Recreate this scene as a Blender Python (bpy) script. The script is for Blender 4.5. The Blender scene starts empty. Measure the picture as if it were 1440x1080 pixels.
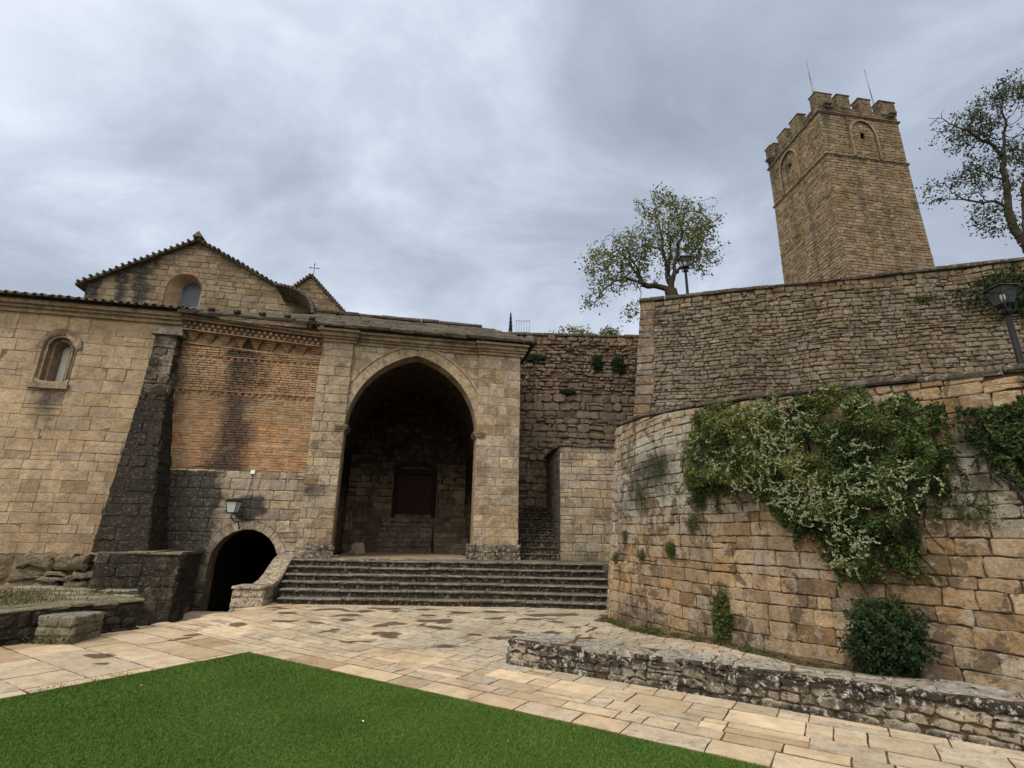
import bpy, math, random
import numpy as np
from mathutils import Vector, Matrix, noise as mnoise

R = math.radians
sc = bpy.context.scene
COL = sc.collection

# ---------------------------------------------------------------- camera
cd = bpy.data.cameras.new("camera"); cam = bpy.data.objects.new("camera", cd); COL.objects.link(cam)
cd.sensor_width = 36; cd.lens = 18.0; cd.clip_start = .05; cd.clip_end = 3000
cam.matrix_world = Matrix.Translation((0, 0, 1.6)) @ Matrix.Rotation(R(90 + 16.4), 4, 'X') @ Matrix.Rotation(R(1.0), 4, 'Z')
sc.camera = cam

# ---------------------------------------------------------------- light, sky, exposure
SUN_EL, SUN_AZ = R(52), R(215)          # azimuth clockwise from +Y: behind the camera, to its left
w = bpy.data.worlds.new("World"); sc.world = w; w.use_nodes = True
nt = w.node_tree; nt.nodes.clear()
def wn(t, **k):
    n = nt.nodes.new(t)
    for a, b in k.items(): setattr(n, a, b)
    return n
wl = nt.links.new
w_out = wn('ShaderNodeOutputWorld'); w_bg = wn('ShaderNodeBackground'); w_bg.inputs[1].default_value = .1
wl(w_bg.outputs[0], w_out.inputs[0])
sky = wn('ShaderNodeTexSky', sky_type='NISHITA', sun_disc=False, sun_elevation=SUN_EL, sun_rotation=SUN_AZ)
tc = wn('ShaderNodeTexCoord')
def wmath(op, a, b=None, c=None, clamp=False):
    n = wn('ShaderNodeMath', operation=op, use_clamp=clamp)
    for i, v in enumerate((a, b, c)):
        if v is None: continue
        if isinstance(v, (int, float)): n.inputs[i].default_value = v
        else: wl(v, n.inputs[i])
    return n.outputs[0]
sep = wn('ShaderNodeSeparateXYZ'); wl(tc.outputs['Generated'], sep.inputs[0])
zz = wmath('ADD', wmath('MAXIMUM', sep.outputs[2], 0.0), .32)
cx = wmath('DIVIDE', sep.outputs[0], zz); cy = wmath('DIVIDE', sep.outputs[1], zz)
comb = wn('ShaderNodeCombineXYZ'); wl(cx, comb.inputs[0]); wl(cy, comb.inputs[1])
def wnoise(scale, detail, rough, dist, loc=(0, 0, 0), sc_=(1, 1, 1), rot=0):
    m = wn('ShaderNodeMapping'); m.inputs['Location'].default_value = loc; m.inputs['Scale'].default_value = sc_
    m.inputs['Rotation'].default_value = (0, 0, rot)
    wl(comb.outputs[0], m.inputs[0]); n = wn('ShaderNodeTexNoise'); wl(m.outputs[0], n.inputs['Vector'])
    n.inputs['Scale'].default_value = scale; n.inputs['Detail'].default_value = detail
    n.inputs['Roughness'].default_value = rough; n.inputs['Distortion'].default_value = dist
    return n.outputs[0]
n1 = wnoise(1.9, 9, .58, .45, (5.3, 2.4, 0), (1, 1.25, 1), .5)
n2 = wnoise(.9, 4, .5, .3, (7.2, 1.1, 0))
n3 = wnoise(5.5, 8, .62, .6, (2.2, 4.1, 0), (1, 1.6, 1), .5)
br = wn('ShaderNodeVectorMath', operation='DOT_PRODUCT'); wl(tc.outputs['Generated'], br.inputs[0])
br.inputs[1].default_value = (-.156, .80, .575)                # the thin bright break in the overcast
patch = wmath('POWER', wmath('MAXIMUM', br.outputs['Value'], 0.0), 34)
v = wmath('ADD', wmath('ADD', wmath('MULTIPLY', n1, .75), wmath('MULTIPLY', n2, .40)), wmath('MULTIPLY', wmath('SUBTRACT', n3, .5), .16))
v = wmath('ADD', wmath('ADD', v, .02), wmath('MULTIPLY', patch, .19))
ramp = wn('ShaderNodeValToRGB'); wl(v, ramp.inputs[0])
e = ramp.color_ramp.elements
e[0].position = .38; e[0].color = (.255, .292, .362, 1)
e[1].position = .86; e[1].color = (.69, .735, .80, 1)
q = e.new(.55); q.color = (.335, .38, .462, 1)
q = e.new(.68); q.color = (.455, .505, .595, 1)
# unseen sky high up and behind the camera is brightened as added fill
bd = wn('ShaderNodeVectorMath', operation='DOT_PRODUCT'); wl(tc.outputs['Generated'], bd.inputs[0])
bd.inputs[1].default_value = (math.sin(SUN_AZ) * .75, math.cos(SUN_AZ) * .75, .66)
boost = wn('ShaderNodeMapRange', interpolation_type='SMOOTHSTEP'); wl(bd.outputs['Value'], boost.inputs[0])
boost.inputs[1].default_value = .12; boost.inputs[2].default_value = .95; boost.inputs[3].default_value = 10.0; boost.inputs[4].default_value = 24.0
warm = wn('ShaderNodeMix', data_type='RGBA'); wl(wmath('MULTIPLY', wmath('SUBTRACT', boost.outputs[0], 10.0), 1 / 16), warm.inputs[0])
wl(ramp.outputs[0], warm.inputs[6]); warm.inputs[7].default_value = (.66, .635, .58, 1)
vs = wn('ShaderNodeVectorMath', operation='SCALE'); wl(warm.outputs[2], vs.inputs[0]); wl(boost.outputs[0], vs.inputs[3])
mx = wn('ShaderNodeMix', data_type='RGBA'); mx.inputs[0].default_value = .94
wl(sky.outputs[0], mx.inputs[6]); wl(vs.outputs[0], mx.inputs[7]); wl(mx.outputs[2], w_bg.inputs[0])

ld = bpy.data.lights.new("sun", 'SUN'); ld.energy = 1.5; ld.angle = R(18); ld.color = (1, .95, .87)
sun = bpy.data.objects.new("sun", ld); COL.objects.link(sun)
sd = Vector((math.sin(SUN_AZ) * math.cos(SUN_EL), math.cos(SUN_AZ) * math.cos(SUN_EL), math.sin(SUN_EL)))
sun.rotation_euler = sd.to_track_quat('Z', 'Y').to_euler(); sun.location = sd * 60
sc.view_settings.view_transform = 'Standard'; sc.view_settings.look = 'None'
sc.view_settings.exposure = 0.48; sc.view_settings.gamma = 1.0
sc.render.engine = 'CYCLES'; sc.cycles.max_bounces = 6; sc.cycles.use_denoising = True

# ---------------------------------------------------------------- materials
def srgb(r, g, b):
    f = lambda c: c / 12.92 if c <= .04045 else ((c + .055) / 1.055) ** 2.4
    return (f(r / 255), f(g / 255), f(b / 255), 1)
class NT:
    def __init__(s, name):
        s.m = bpy.data.materials.new(name); s.m.use_nodes = True; s.t = s.m.node_tree; s.t.nodes.clear()
        s.out = s.n('ShaderNodeOutputMaterial'); s.b = s.n('ShaderNodeBsdfPrincipled'); s.l(s.b.outputs[0], s.out.inputs[0])
        s.b.inputs['Roughness'].default_value = .9; s.b.inputs['Specular IOR Level'].default_value = .1
    def n(s, t, **k):
        x = s.t.nodes.new(t)
        for a, b in k.items(): setattr(x, a, b)
        return x
    def l(s, a, b): s.t.links.new(a, b)
    def val(s, sock, v):
        if isinstance(v, (int, float)): sock.default_value = v
        elif isinstance(v, tuple): sock.default_value = v if len(v) == 4 or sock.type == 'VECTOR' else v + (1,)
        else: s.l(v, sock)
    def math(s, op, a, b=0.0, clamp=False):
        x = s.n('ShaderNodeMath', operation=op, use_clamp=clamp); s.val(x.inputs[0], a); s.val(x.inputs[1], b); return x.outputs[0]
    def mix(s, f, a, b, mode='MIX'):
        x = s.n('ShaderNodeMix', data_type='RGBA', blend_type=mode); s.val(x.inputs[0], f); s.val(x.inputs[6], a); s.val(x.inputs[7], b); return x.outputs[2]
    def noise(s, scale, detail=4, rough=.55, dist=0, stretch=None):
        x = s.n('ShaderNodeTexNoise'); x.inputs['Scale'].default_value = scale; x.inputs['Detail'].default_value = detail
        x.inputs['Roughness'].default_value = rough; x.inputs['Distortion'].default_value = dist
        c = s.coord()
        if stretch:
            m = s.n('ShaderNodeMapping'); m.inputs['Scale'].default_value = stretch; s.l(c, m.inputs[0]); c = m.outputs[0]
        s.l(c, x.inputs['Vector']); return x.outputs[0]
    def ns(s, *a, **k): return s.rng(s.noise(*a, **k), .27, .73, smooth=False)
    def coord(s):
        if not hasattr(s, 'c'): s.c = s.n('ShaderNodeTexCoord').outputs['Object']
        return s.c
    def rng(s, v, a, b, c=0.0, d=1.0, smooth=True):
        x = s.n('ShaderNodeMapRange', interpolation_type='SMOOTHSTEP' if smooth else 'LINEAR'); s.val(x.inputs[0], v)
        for i, q in enumerate((a, b, c, d)): x.inputs[i + 1].default_value = q
        return x.outputs[0]
    def attr(s, name='sc'):
        a = s.n('ShaderNodeAttribute', attribute_name=name); x = s.n('ShaderNodeSeparateColor'); s.l(a.outputs['Color'], x.inputs[0]); return x.outputs
    def ramp(s, f, cols):
        x = s.n('ShaderNodeValToRGB'); s.l(f, x.inputs[0]); el = x.color_ramp.elements
        while len(el) < len(cols): el.new(.5)
        for i, c in enumerate(cols):
            el[i].position = i / max(1, len(cols) - 1); el[i].color = c if len(c) == 4 else c + (1,)
        return x.outputs[0]
    def bump(s, h, strength=.5, dist=.02):
        x = s.n('ShaderNodeBump'); x.inputs['Strength'].default_value = strength; x.inputs['Distance'].default_value = dist
        s.l(h, x.inputs['Height']); s.l(x.outputs[0], s.b.inputs['Normal'])
    def done(s, col, rough=None):
        s.val(s.b.inputs['Base Color'], col)
        if rough is not None: s.val(s.b.inputs['Roughness'], rough)
        return s.m

def stone_mat(name, cols, grey=(.27, .25, .22), dark=(.035, .031, .027), lichen=(.42, .41, .37), lich=.0, blot=.5, streak=.25, moss=0, fine=28, spots=0.0, pat=.55, sharp=.22, speck=.32):
    s = NT(name); R_, G_, B_ = s.attr()
    c = s.ramp(R_, cols)
    c = s.mix(G_, c, grey + (1,))
    big = s.ns(1.1, 5, .6); med = s.ns(6, 6, .68); fin = s.ns(fine, 6, .75)
    c = s.mix(1.0, c, s.ramp(big, [(.70, .68, .65), (.92, .91, .89), (1.08, 1.08, 1.08), (1.28, 1.27, 1.25)]), 'MULTIPLY')
    c = s.mix(blot, c, s.ramp(med, [(.38, .35, .32), (.85, .82, .79), (1.12, 1.12, 1.12), (1.42, 1.41, 1.38)]), 'MULTIPLY')
    c = s.mix(.8, c, s.ramp(fin, [(.45, .43, .4), (.92, .91, .90), (1.12, 1.12, 1.12), (1.55, 1.55, 1.52)]), 'MULTIPLY')
    p1 = s.ns(2.1, 9, .68, .5); p2 = s.ns(3.1, 8, .68, .8)
    c = s.mix(s.math('MULTIPLY', s.rng(p1, .52, .52 + sharp), pat), c, tuple(.42 * (a + b) / 2 + .0 for a, b in zip(cols[0][:3], cols[-2][:3])) + (1,))
    c = s.mix(s.math('MULTIPLY', s.rng(p2, .60, .60 + sharp), pat * .8), c, tuple(min(.8, 1.25 * (a + b) / 2 + .03) for a, b in zip(cols[-1][:3], grey)) + (1,))
    if streak:
        st = s.noise(2.2, 5, .6, .3, (1.6, 1.6, .16))
        c = s.mix(s.math('MULTIPLY', s.rng(st, .54, .74), streak), c, dark + (1,))
    if lich:
        l1 = s.noise(11, 8, .75, .4)
        c = s.mix(s.math('MULTIPLY', s.rng(l1, .56 - .05 * lich, .66 - .03 * lich), min(.9, .5 + .3 * lich)), c, lichen + (1,))
    if spots:
        l2 = s.noise(16, 6, .7, .3)
        c = s.mix(s.math('MULTIPLY', s.rng(l2, .53, .62), spots), c, dark + (1,))
    dm = s.math('ADD', B_, s.math('MULTIPLY', s.math('SUBTRACT', s.noise(4.5, 7, .7), .5), s.math('MULTIPLY', s.math('MINIMUM', s.math('MULTIPLY', B_, 4.0), 1.0), 1.0)))
    c = s.mix(s.math('MULTIPLY', s.rng(dm, .18, .75), .93), c, s.mix(s.rng(s.noise(15, 8, .8), .53, .60), dark + (1,), tuple(speck * x for x in lichen) + (1,)))
    if moss:
        g = s.n('ShaderNodeNewGeometry'); sp = s.n('ShaderNodeSeparateXYZ'); s.l(g.outputs['Normal'], sp.inputs[0])
        f = s.math('MULTIPLY', s.rng(sp.outputs[2], .35, .9), s.rng(s.noise(5, 5, .6), .42, .6))
        c = s.mix(s.math('MULTIPLY', f, moss), c, (.045, .045, .02, 1))
    s.bump(s.math('ADD', s.math('MULTIPLY', med, .8), s.math('MULTIPLY', fin, .5)), .85, .03)
    return s.done(c)

def plain_mat(name, col, var=.3, scale=8, rough=.85, bump=.4, metallic=0, stained=False):
    s = NT(name); n = s.ns(scale, 6, .65)
    c = s.mix(1.0, col + (1,), s.ramp(n, [(1 - var * 1.6,) * 3, (1 - var * .4,) * 3, (1 + var * .4,) * 3, (1 + var * 1.4,) * 3]), 'MULTIPLY')
    if stained: c = s.mix(s.math('MULTIPLY', s.rng(s.attr()[2], .15, .7), .92), c, (.022, .018, .013, 1))
    if bump: s.bump(n, bump, .02)
    s.b.inputs['Metallic'].default_value = metallic
    return s.done(c, rough)

def leaf_mat(name, cols, transl=.25):
    s = NT(name); R_, G_, B_ = s.attr(); c = s.ramp(R_, cols)
    s.b.inputs['Roughness'].default_value = .55; s.b.inputs['Specular IOR Level'].default_value = .18
    s.val(s.b.inputs['Base Color'], c)
    t = s.n('ShaderNodeBsdfTranslucent'); s.l(c, t.inputs[0]); m = s.n('ShaderNodeMixShader'); m.inputs[0].default_value = transl
    s.l(s.b.outputs[0], m.inputs[1]); s.l(t.outputs[0], m.inputs[2]); s.l(m.outputs[0], s.out.inputs[0])
    return s.m

M = {}
M['aisle'] = stone_mat('aisle_sandstone', [(.275, .19, .11), (.34, .245, .15), (.375, .275, .172), (.42, .315, .20), (.32, .215, .12)], streak=.22, blot=.5, spots=.12, pat=.35)
M['porch'] = stone_mat('porch_sandstone', [(.22, .152, .088), (.31, .23, .145), (.38, .295, .19), (.33, .235, .135), (.45, .365, .255)], streak=.35, blot=.7, lich=.2, spots=.3)
M['gable'] = stone_mat('gable_sandstone', [(.165, .118, .07), (.21, .155, .094), (.245, .185, .112), (.20, .14, .08)], streak=.25, blot=.6, spots=.2)
M['black'] = stone_mat('sooty_stone', [(.12, .094, .07), (.17, .14, .105), (.22, .18, .135), (.10, .08, .06)], streak=.3, lich=.35, blot=.8, spots=.5, lichen=(.23, .20, .15), dark=(.019, .016, .012), speck=.38)
M['brick'] = stone_mat('old_brick', [(.31, .125, .05), (.41, .185, .08), (.36, .20, .105), (.42, .27, .15), (.26, .10, .047), (.38, .235, .13)], dark=(.055, .04, .03), grey=(.31, .22, .14), streak=.15, blot=.55, fine=40, pat=.35)
M['bastion'] = stone_mat('bastion_sandstone', [(.18, .105, .048), (.27, .175, .093), (.33, .235, .137), (.28, .172, .077), (.37, .28, .178), (.14, .08, .038)], grey=(.30, .28, .235), streak=.3, blot=.75, lich=.08, spots=.3, fine=34, pat=.9, sharp=.09)
M['upper'] = stone_mat('rubble_stone', [(.095, .07, .045), (.135, .102, .067), (.175, .138, .092), (.165, .108, .056), (.215, .175, .122)], grey=(.155, .137, .11), streak=.3, blot=.8, lich=.12, spots=.35)
M['back'] = stone_mat('retaining_rubble', [(.105, .073, .048), (.15, .106, .07), (.19, .135, .09), (.16, .10, .062)], grey=(.155, .132, .10), streak=.3, blot=.8, lich=.1, spots=.4)
M['tower'] = stone_mat('tower_sandstone', [(.135, .095, .055), (.175, .127, .075), (.205, .152, .092), (.165, .11, .058), (.235, .18, .115)], streak=.25, blot=.6, fine=10)
M['steps'] = stone_mat('step_stone', [(.10, .08, .055), (.13, .105, .075), (.175, .145, .105)], streak=.1, lich=.55, blot=.8, spots=.8, moss=.2, lichen=(.33, .30, .235), dark=(.028, .022, .016), speck=.8)
M['lowwall'] = stone_mat('lichened_stone', [(.24, .19, .125), (.31, .255, .18), (.37, .31, .225), (.20, .15, .095)], streak=.3, lich=1.0, blot=.8, spots=.9, lichen=(.50, .46, .39), dark=(.020, .017, .014), pat=.3, speck=.95)
M['mossy'] = stone_mat('mossy_stone', [(.12, .105, .068), (.17, .15, .098), (.21, .185, .125)], streak=.3, lich=.5, blot=.8, spots=.8, lichen=(.30, .29, .22), dark=(.022, .021, .013))
M['black_joint'] = plain_mat('sooty_joint', (.028, .022, .015), .4, 9)
M['slab'] = stone_mat('roof_slab', [(.055, .043, .031), (.08, .064, .047), (.105, .086, .064), (.07, .052, .037)], streak=.1, lich=.35, blot=.8, spots=.55, moss=.4, lichen=(.22, .20, .16), grey=(.14, .125, .10))
M['coping'] = stone_mat('coping_stone', [(.06, .048, .035), (.085, .068, .05), (.07, .055, .038)], streak=.1, lich=.35, blot=.8, spots=.55)
M['moulding'] = stone_mat('moulding_stone', [(.21, .15, .09), (.26, .195, .122), (.30, .23, .145)], streak=.4, lich=.15, blot=.7, spots=.35)
M['inside'] = stone_mat('porch_interior_stone', [(.12, .086, .056), (.165, .122, .08), (.22, .168, .112)], grey=(.06, .05, .04), dark=(.010, .008, .006), streak=.4, blot=.7, speck=.03)  # dark albedo: the deep interior shade is put into the stone colour
M['porch_dim'] = stone_mat('porch_interior_course', [(.10, .075, .05), (.15, .115, .08), (.21, .165, .115)], grey=(.20, .17, .13), streak=.4, blot=.8, spots=.3)
M['tile'] = stone_mat('roof_tile', [(.115, .078, .048), (.15, .105, .068), (.175, .135, .092), (.095, .07, .05)], streak=0, lich=.3, blot=.7, spots=.55)
M['rock'] = stone_mat('bedrock', [(.17, .13, .08), (.22, .165, .10)], streak=.3, lich=.15, blot=.9, spots=.5)
M['mortar'] = plain_mat('lime_mortar', (.155, .112, .067), .45, 9, stained=True)
M['mortar_pale'] = plain_mat('pale_mortar', (.25, .18, .105), .4, 9, stained=True)
M['mortar_dark'] = plain_mat('dark_joint', (.085, .056, .031), .45, 9)
M['plaster'] = plain_mat('grey_plaster', (.19, .175, .15), .4, 5)
M['iron'] = plain_mat('black_iron', (.012, .012, .013), .3, 20, .5, .1)
M['zinc'] = plain_mat('grey_metal', (.19, .20, .21), .2, 14, .45, .05, .6)
M['white'] = plain_mat('white_plastic', (.72, .72, .70), .08, 10, .5, 0)
M['door'] = plain_mat('dark_red_wood', (.035, .014, .011), .4, 12, .7)
M['door_bar'] = plain_mat('rusty_bars', (.034, .022, .018), .4, 14, .7)
M['bark'] = plain_mat('tree_bark', (.045, .036, .028), .4, 12, .95)
M['soil'] = plain_mat('soil', (.085, .058, .032), .5, 6, 1)
M['earth'] = plain_mat('terrace_earth', (.16, .125, .08), .4, 2, 1)
M['dryground'] = plain_mat('dry_ground', (.17, .15, .09), .4, .3, 1)
M['pane'] = plain_mat('alabaster_pane', (.60, .58, .53), .14, 5, .4, 0)
g = NT('window_glass'); g.b.inputs['Specular IOR Level'].default_value = .3; M['glass'] = g.done((.055, .068, .085, 1), .35)
g = NT('lamp_glass'); g.done((.10, .11, .11, 1), .15); t_ = g.n('ShaderNodeBsdfTransparent'); m_ = g.n('ShaderNodeMixShader'); m_.inputs[0].default_value = .75
g.l(g.b.outputs[0], m_.inputs[1]); g.l(t_.outputs[0], m_.inputs[2]); g.l(m_.outputs[0], g.out.inputs[0]); M['lglass'] = g.m
g = NT('lantern_glass'); M['oglass'] = g.done((.36, .38, .37, 1), .25)
M['leafA'] = leaf_mat('tree_leaf', [(.045, .06, .015), (.09, .11, .028), (.16, .175, .048), (.23, .18, .06)], .5)
M['leafB'] = leaf_mat('grey_green_leaf', [(.022, .032, .013), (.042, .054, .022), (.07, .082, .038)], .35)
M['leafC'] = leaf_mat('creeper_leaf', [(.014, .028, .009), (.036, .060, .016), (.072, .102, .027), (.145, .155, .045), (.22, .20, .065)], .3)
M['leafE'] = leaf_mat('dark_creeper_leaf', [(.014, .024, .008), (.03, .048, .014), (.06, .078, .022), (.11, .10, .035)], .2)  # darker greens for the smaller right-hand creeper
M['leafD'] = leaf_mat('shrub_leaf', [(.008, .017, .006), (.017, .033, .010), (.034, .054, .016)], .2)
M['leafW'] = leaf_mat('wall_plant_leaf', [(.035, .05, .014), (.07, .09, .025), (.12, .10, .045)], .25)
M['dryleaf'] = leaf_mat('dry_petal', [(.20, .12, .06), (.45, .40, .30), (.6, .58, .5)], .1)
M['flower'] = leaf_mat('pale_flower', [(.15, .18, .08), (.27, .29, .16), (.43, .43, .30)], .3)
M['cypress'] = leaf_mat('cypress_leaf', [(.012, .018, .010), (.025, .033, .018)], .1)

s = NT('paving_flag'); R_, G_, B_ = s.attr()
c = s.ramp(R_, [(.32, .232, .142), (.45, .342, .218), (.50, .388, .255), (.56, .445, .305), (.40, .302, .197), (.52, .405, .265)])
c = s.mix(G_, c, (.36, .31, .235, 1))
big = s.ns(.9, 4, .6); med = s.ns(5, 6, .68); fin = s.ns(38, 5, .7)
c = s.mix(1.0, c, s.ramp(big, [(.72, .69, .66), (.93, .92, .91), (1.03, 1.03, 1.03), (1.12, 1.12, 1.12)]), 'MULTIPLY')
c = s.mix(.75, c, s.ramp(med, [(.5, .46, .42), (.85, .83, .81), (1.05, 1.05, 1.05), (1.18, 1.18, 1.18)]), 'MULTIPLY')
c = s.mix(.5, c, s.ramp(fin, [(.5, .48, .46), (.92, .91, .9), (1.08, 1.08, 1.08), (1.3, 1.3, 1.3)]), 'MULTIPLY')
wk = s.math('MULTIPLY', s.rng(s.noise(9, 7, .75, .3), .50, .62), s.math('MULTIPLY', G_, 1.1), clamp=True)   # worn, blackened crust on the older flags
c = s.mix(s.math('MULTIPLY', wk, .8), c, s.mix(s.rng(s.noise(26, 6, .75), .48, .6), (.115, .09, .062, 1), (.40, .37, .31, 1)))
c = s.mix(s.math('MULTIPLY', s.rng(B_, .25, .6), .86), c, (.07, .046, .027, 1))                               # damp hollows
s.bump(s.math('ADD', s.math('MULTIPLY', med, .7), s.math('MULTIPLY', fin, .35)), .45, .015)
M['paving'] = s.done(c, s.rng(B_, .2, .7, .82, .45))

s = NT('turf'); R_, G_, B_ = s.attr()
c = s.ramp(R_, [(.052, .096, .014), (.068, .120, .018), (.084, .140, .024), (.125, .170, .045)])
c = s.mix(1.0, c, s.ramp(s.noise(1.6, 5, .6), [(.72, .74, .7), (.95, .95, .95), (1.1, 1.08, 1.1), (1.22, 1.15, 1.2)]), 'MULTIPLY')
s.b.inputs['Specular IOR Level'].default_value = .08; M['turf'] = s.done(c, .8)
M['turfbase'] = plain_mat('turf_backing', (.035, .075, .012), .3, 20, 1)

# ---------------------------------------------------------------- mesh helpers
class MB:
    """collects geometry in world coordinates; build() links it as one mesh object"""
    def __init__(s): s.v = []; s.f = []; s.m = []; s.a = []; s.sm = []
    def add(s, vs, fs, mi=0, at=(.5, 0, 0), smooth=False):
        o = len(s.v); s.v.extend(vs)
        if isinstance(at, list): s.a.extend(at)
        else: s.a.extend([at] * len(vs))
        for f in fs: s.f.append([i + o for i in f]); s.m.append(mi); s.sm.append(smooth)
    def box(s, lo, hi, mi=0, at=(.5, 0, 0), X=None):
        x0, y0, z0 = lo; x1, y1, z1 = hi
        vs = [(x0, y0, z0), (x1, y0, z0), (x1, y1, z0), (x0, y1, z0), (x0, y0, z1), (x1, y0, z1), (x1, y1, z1), (x0, y1, z1)]
        if X: vs = [X(*p) for p in vs]
        s.add(vs, [(0, 3, 2, 1), (4, 5, 6, 7), (0, 1, 5, 4), (1, 2, 6, 5), (2, 3, 7, 6), (3, 0, 4, 7)], mi, at)
    def tube(s, pts, rad, n=8, mi=0, at=(.5, 0, 0), cap=True):
        pts = [Vector(p) for p in pts]; rings = []
        for i, p in enumerate(pts):
            d = (pts[min(i + 1, len(pts) - 1)] - pts[max(i - 1, 0)]).normalized()
            a = d.orthogonal().normalized() if i == 0 else (a - d * a.dot(d)).normalized()
            b = d.cross(a); r = rad[i] if isinstance(rad, (list, tuple)) else rad
            rings.append([tuple(p + (a * math.cos(2 * math.pi * k / n) + b * math.sin(2 * math.pi * k / n)) * r) for k in range(n)])
        vs = [q for r in rings for q in r]; fs = []
        for i in range(len(pts) - 1):
            for k in range(n): fs.append((i * n + k, i * n + (k + 1) % n, (i + 1) * n + (k + 1) % n, (i + 1) * n + k))
        if cap: fs.append(tuple(range(n))[::-1]); fs.append(tuple((len(pts) - 1) * n + k for k in range(n)))
        s.add(vs, fs, mi, at, True)
    def build(s, name, mats, parent=None, org=None):
        if org is None: org = tuple(parent['_o']) if parent is not None and '_o' in parent else (0, 0, 0)
        me = bpy.data.meshes.new(name); V = np.array(s.v, float).reshape(-1, 3) - np.array(org)
        me.from_pydata(V.tolist(), [], s.f)
        for m in (mats if isinstance(mats, list) else [mats]): me.materials.append(m)
        me.polygons.foreach_set('material_index', s.m); me.polygons.foreach_set('use_smooth', s.sm)
        ca = me.color_attributes.new('sc', 'FLOAT_COLOR', 'POINT'); A = np.ones((len(s.v), 4)); A[:, :3] = np.array(s.a, float).reshape(-1, 3)
        ca.data.foreach_set('color', A.ravel()); me.update()
        o = bpy.data.objects.new(name, me); COL.objects.link(o)
        o['_o'] = org
        if parent is not None: o.parent = parent
        else: o.location = org
        return o
def quads(name, V, rnd, mat, parent=None, org=None):
    """V (n,4,3): many leaf-sized faces as one mesh"""
    n = len(V); k = V.shape[1]
    if org is None: org = tuple(parent['_o']) if parent is not None else (0, 0, 0)
    me = bpy.data.meshes.new(name); me.vertices.add(n * k); me.loops.add(n * k); me.polygons.add(n)
    me.vertices.foreach_set('co', (V.reshape(-1, 3) - np.array(org)).ravel())
    me.loops.foreach_set('vertex_index', np.arange(n * k)); me.polygons.foreach_set('loop_start', np.arange(0, n * k, k))
    me.polygons.foreach_set('loop_total', np.full(n, k)); me.materials.append(mat); me.update(calc_edges=True)
    ca = me.color_attributes.new('sc', 'FLOAT_COLOR', 'POINT'); A = np.ones((n * k, 4)); A[:, :3] = np.repeat(rnd, k)[:, None]
    ca.data.foreach_set('color', A.ravel())
    o = bpy.data.objects.new(name, me); COL.objects.link(o); o['_o'] = org
    if parent is not None: o.parent = parent
    else: o.location = org
    return o
def leaves(C, size, rs, up=.0, aspect=.5, out=None, outw=0):
    """oriented leaf quads (diamond, slightly folded) at the centres C"""
    n = len(C); d = rs.normal(size=(n, 3)); d[:, 2] += up; d /= np.linalg.norm(d, axis=1)[:, None]
    r = rs.normal(size=(n, 3))
    if out is not None: r = r + np.asarray(out) * outw
    nrm = r - d * (r * d).sum(1)[:, None]; nrm /= np.linalg.norm(nrm, axis=1)[:, None]
    b = np.cross(d, nrm); L = (size * rs.uniform(.6, 1.35, n))[:, None]
    return np.stack([C - d * L * .5, C + b * L * aspect * .5 + nrm * L * .08, C + d * L * .5, C - b * L * aspect * .5 + nrm * L * .08], 1)
def empty(name, loc, label=None, cat=None, group=None, kind=None):
    o = bpy.data.objects.new(name, None); COL.objects.link(o); o.location = loc; o['_o'] = tuple(loc); tag(o, label, cat, group, kind); o.empty_display_size = .2
    return o
def tag(o, label=None, cat=None, group=None, kind=None):
    if label: o['label'] = label
    if cat: o['category'] = cat
    if group: o['group'] = group
    if kind: o['kind'] = kind
    return o

def sh_clip(poly, a, b, c):            # keep a*u+b*v<=c
    o = []
    for i in range(len(poly)):
        p, q = poly[i], poly[(i + 1) % len(poly)]; dp = a * p[0] + b * p[1] - c; dq = a * q[0] + b * q[1] - c
        if dp <= 0: o.append(p)
        if (dp < 0) != (dq < 0) and dp != dq:
            t = dp / (dp - dq); o.append((p[0] + (q[0] - p[0]) * t, p[1] + (q[1] - p[1]) * t))
    return o
def add_stone(mb, fr, poly, d, bev, rng, at, stain=None, mi=0, base=-.03, tilt=.0, grey=None):
    n = len(poly)
    if n < 3: return
    us = [p[0] for p in poly]; vs_ = [p[1] for p in poly]
    w_, h_ = max(us) - min(us), max(vs_) - min(vs_)
    if w_ < .025 or h_ < .015: return
    cu, cv = sum(us) / n, sum(vs_) / n
    bev = min(bev, .3 * min(w_, h_)); kx, ky = 1 - 2 * bev / w_, 1 - 2 * bev / h_
    tx, ty = rng.uniform(-tilt, tilt), rng.uniform(-tilt, tilt)
    W = lambda u, v, x: x + tx * (u - cu) + ty * (v - cv)
    V = []; A = []
    def put(u, v, x):
        V.append(fr(u, v, x)); st = stain(u, v) if stain else at[2]
        A.append((at[0], at[1], st))
    for u, v in poly: put(u, v, base)
    for u, v in poly: put(u, v, W(u, v, d - bev * .8))
    for u, v in poly:
        u2, v2 = cu + (u - cu) * kx, cv + (v - cv) * ky; put(u2, v2, W(u2, v2, d) + rng.uniform(-.15, .15) * bev)
    put(cu, cv, d + rng.uniform(-.1, .35) * bev)
    F = []
    for r in (0, 1):
        for i in range(n): j = (i + 1) % n; F.append((r * n + i, r * n + j, (r + 1) * n + j, (r + 1) * n + i))
    for i in range(n): F.append((2 * n + i, 2 * n + (i + 1) % n, 3 * n))
    mb.add(V, F, mi, A, False)
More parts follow.
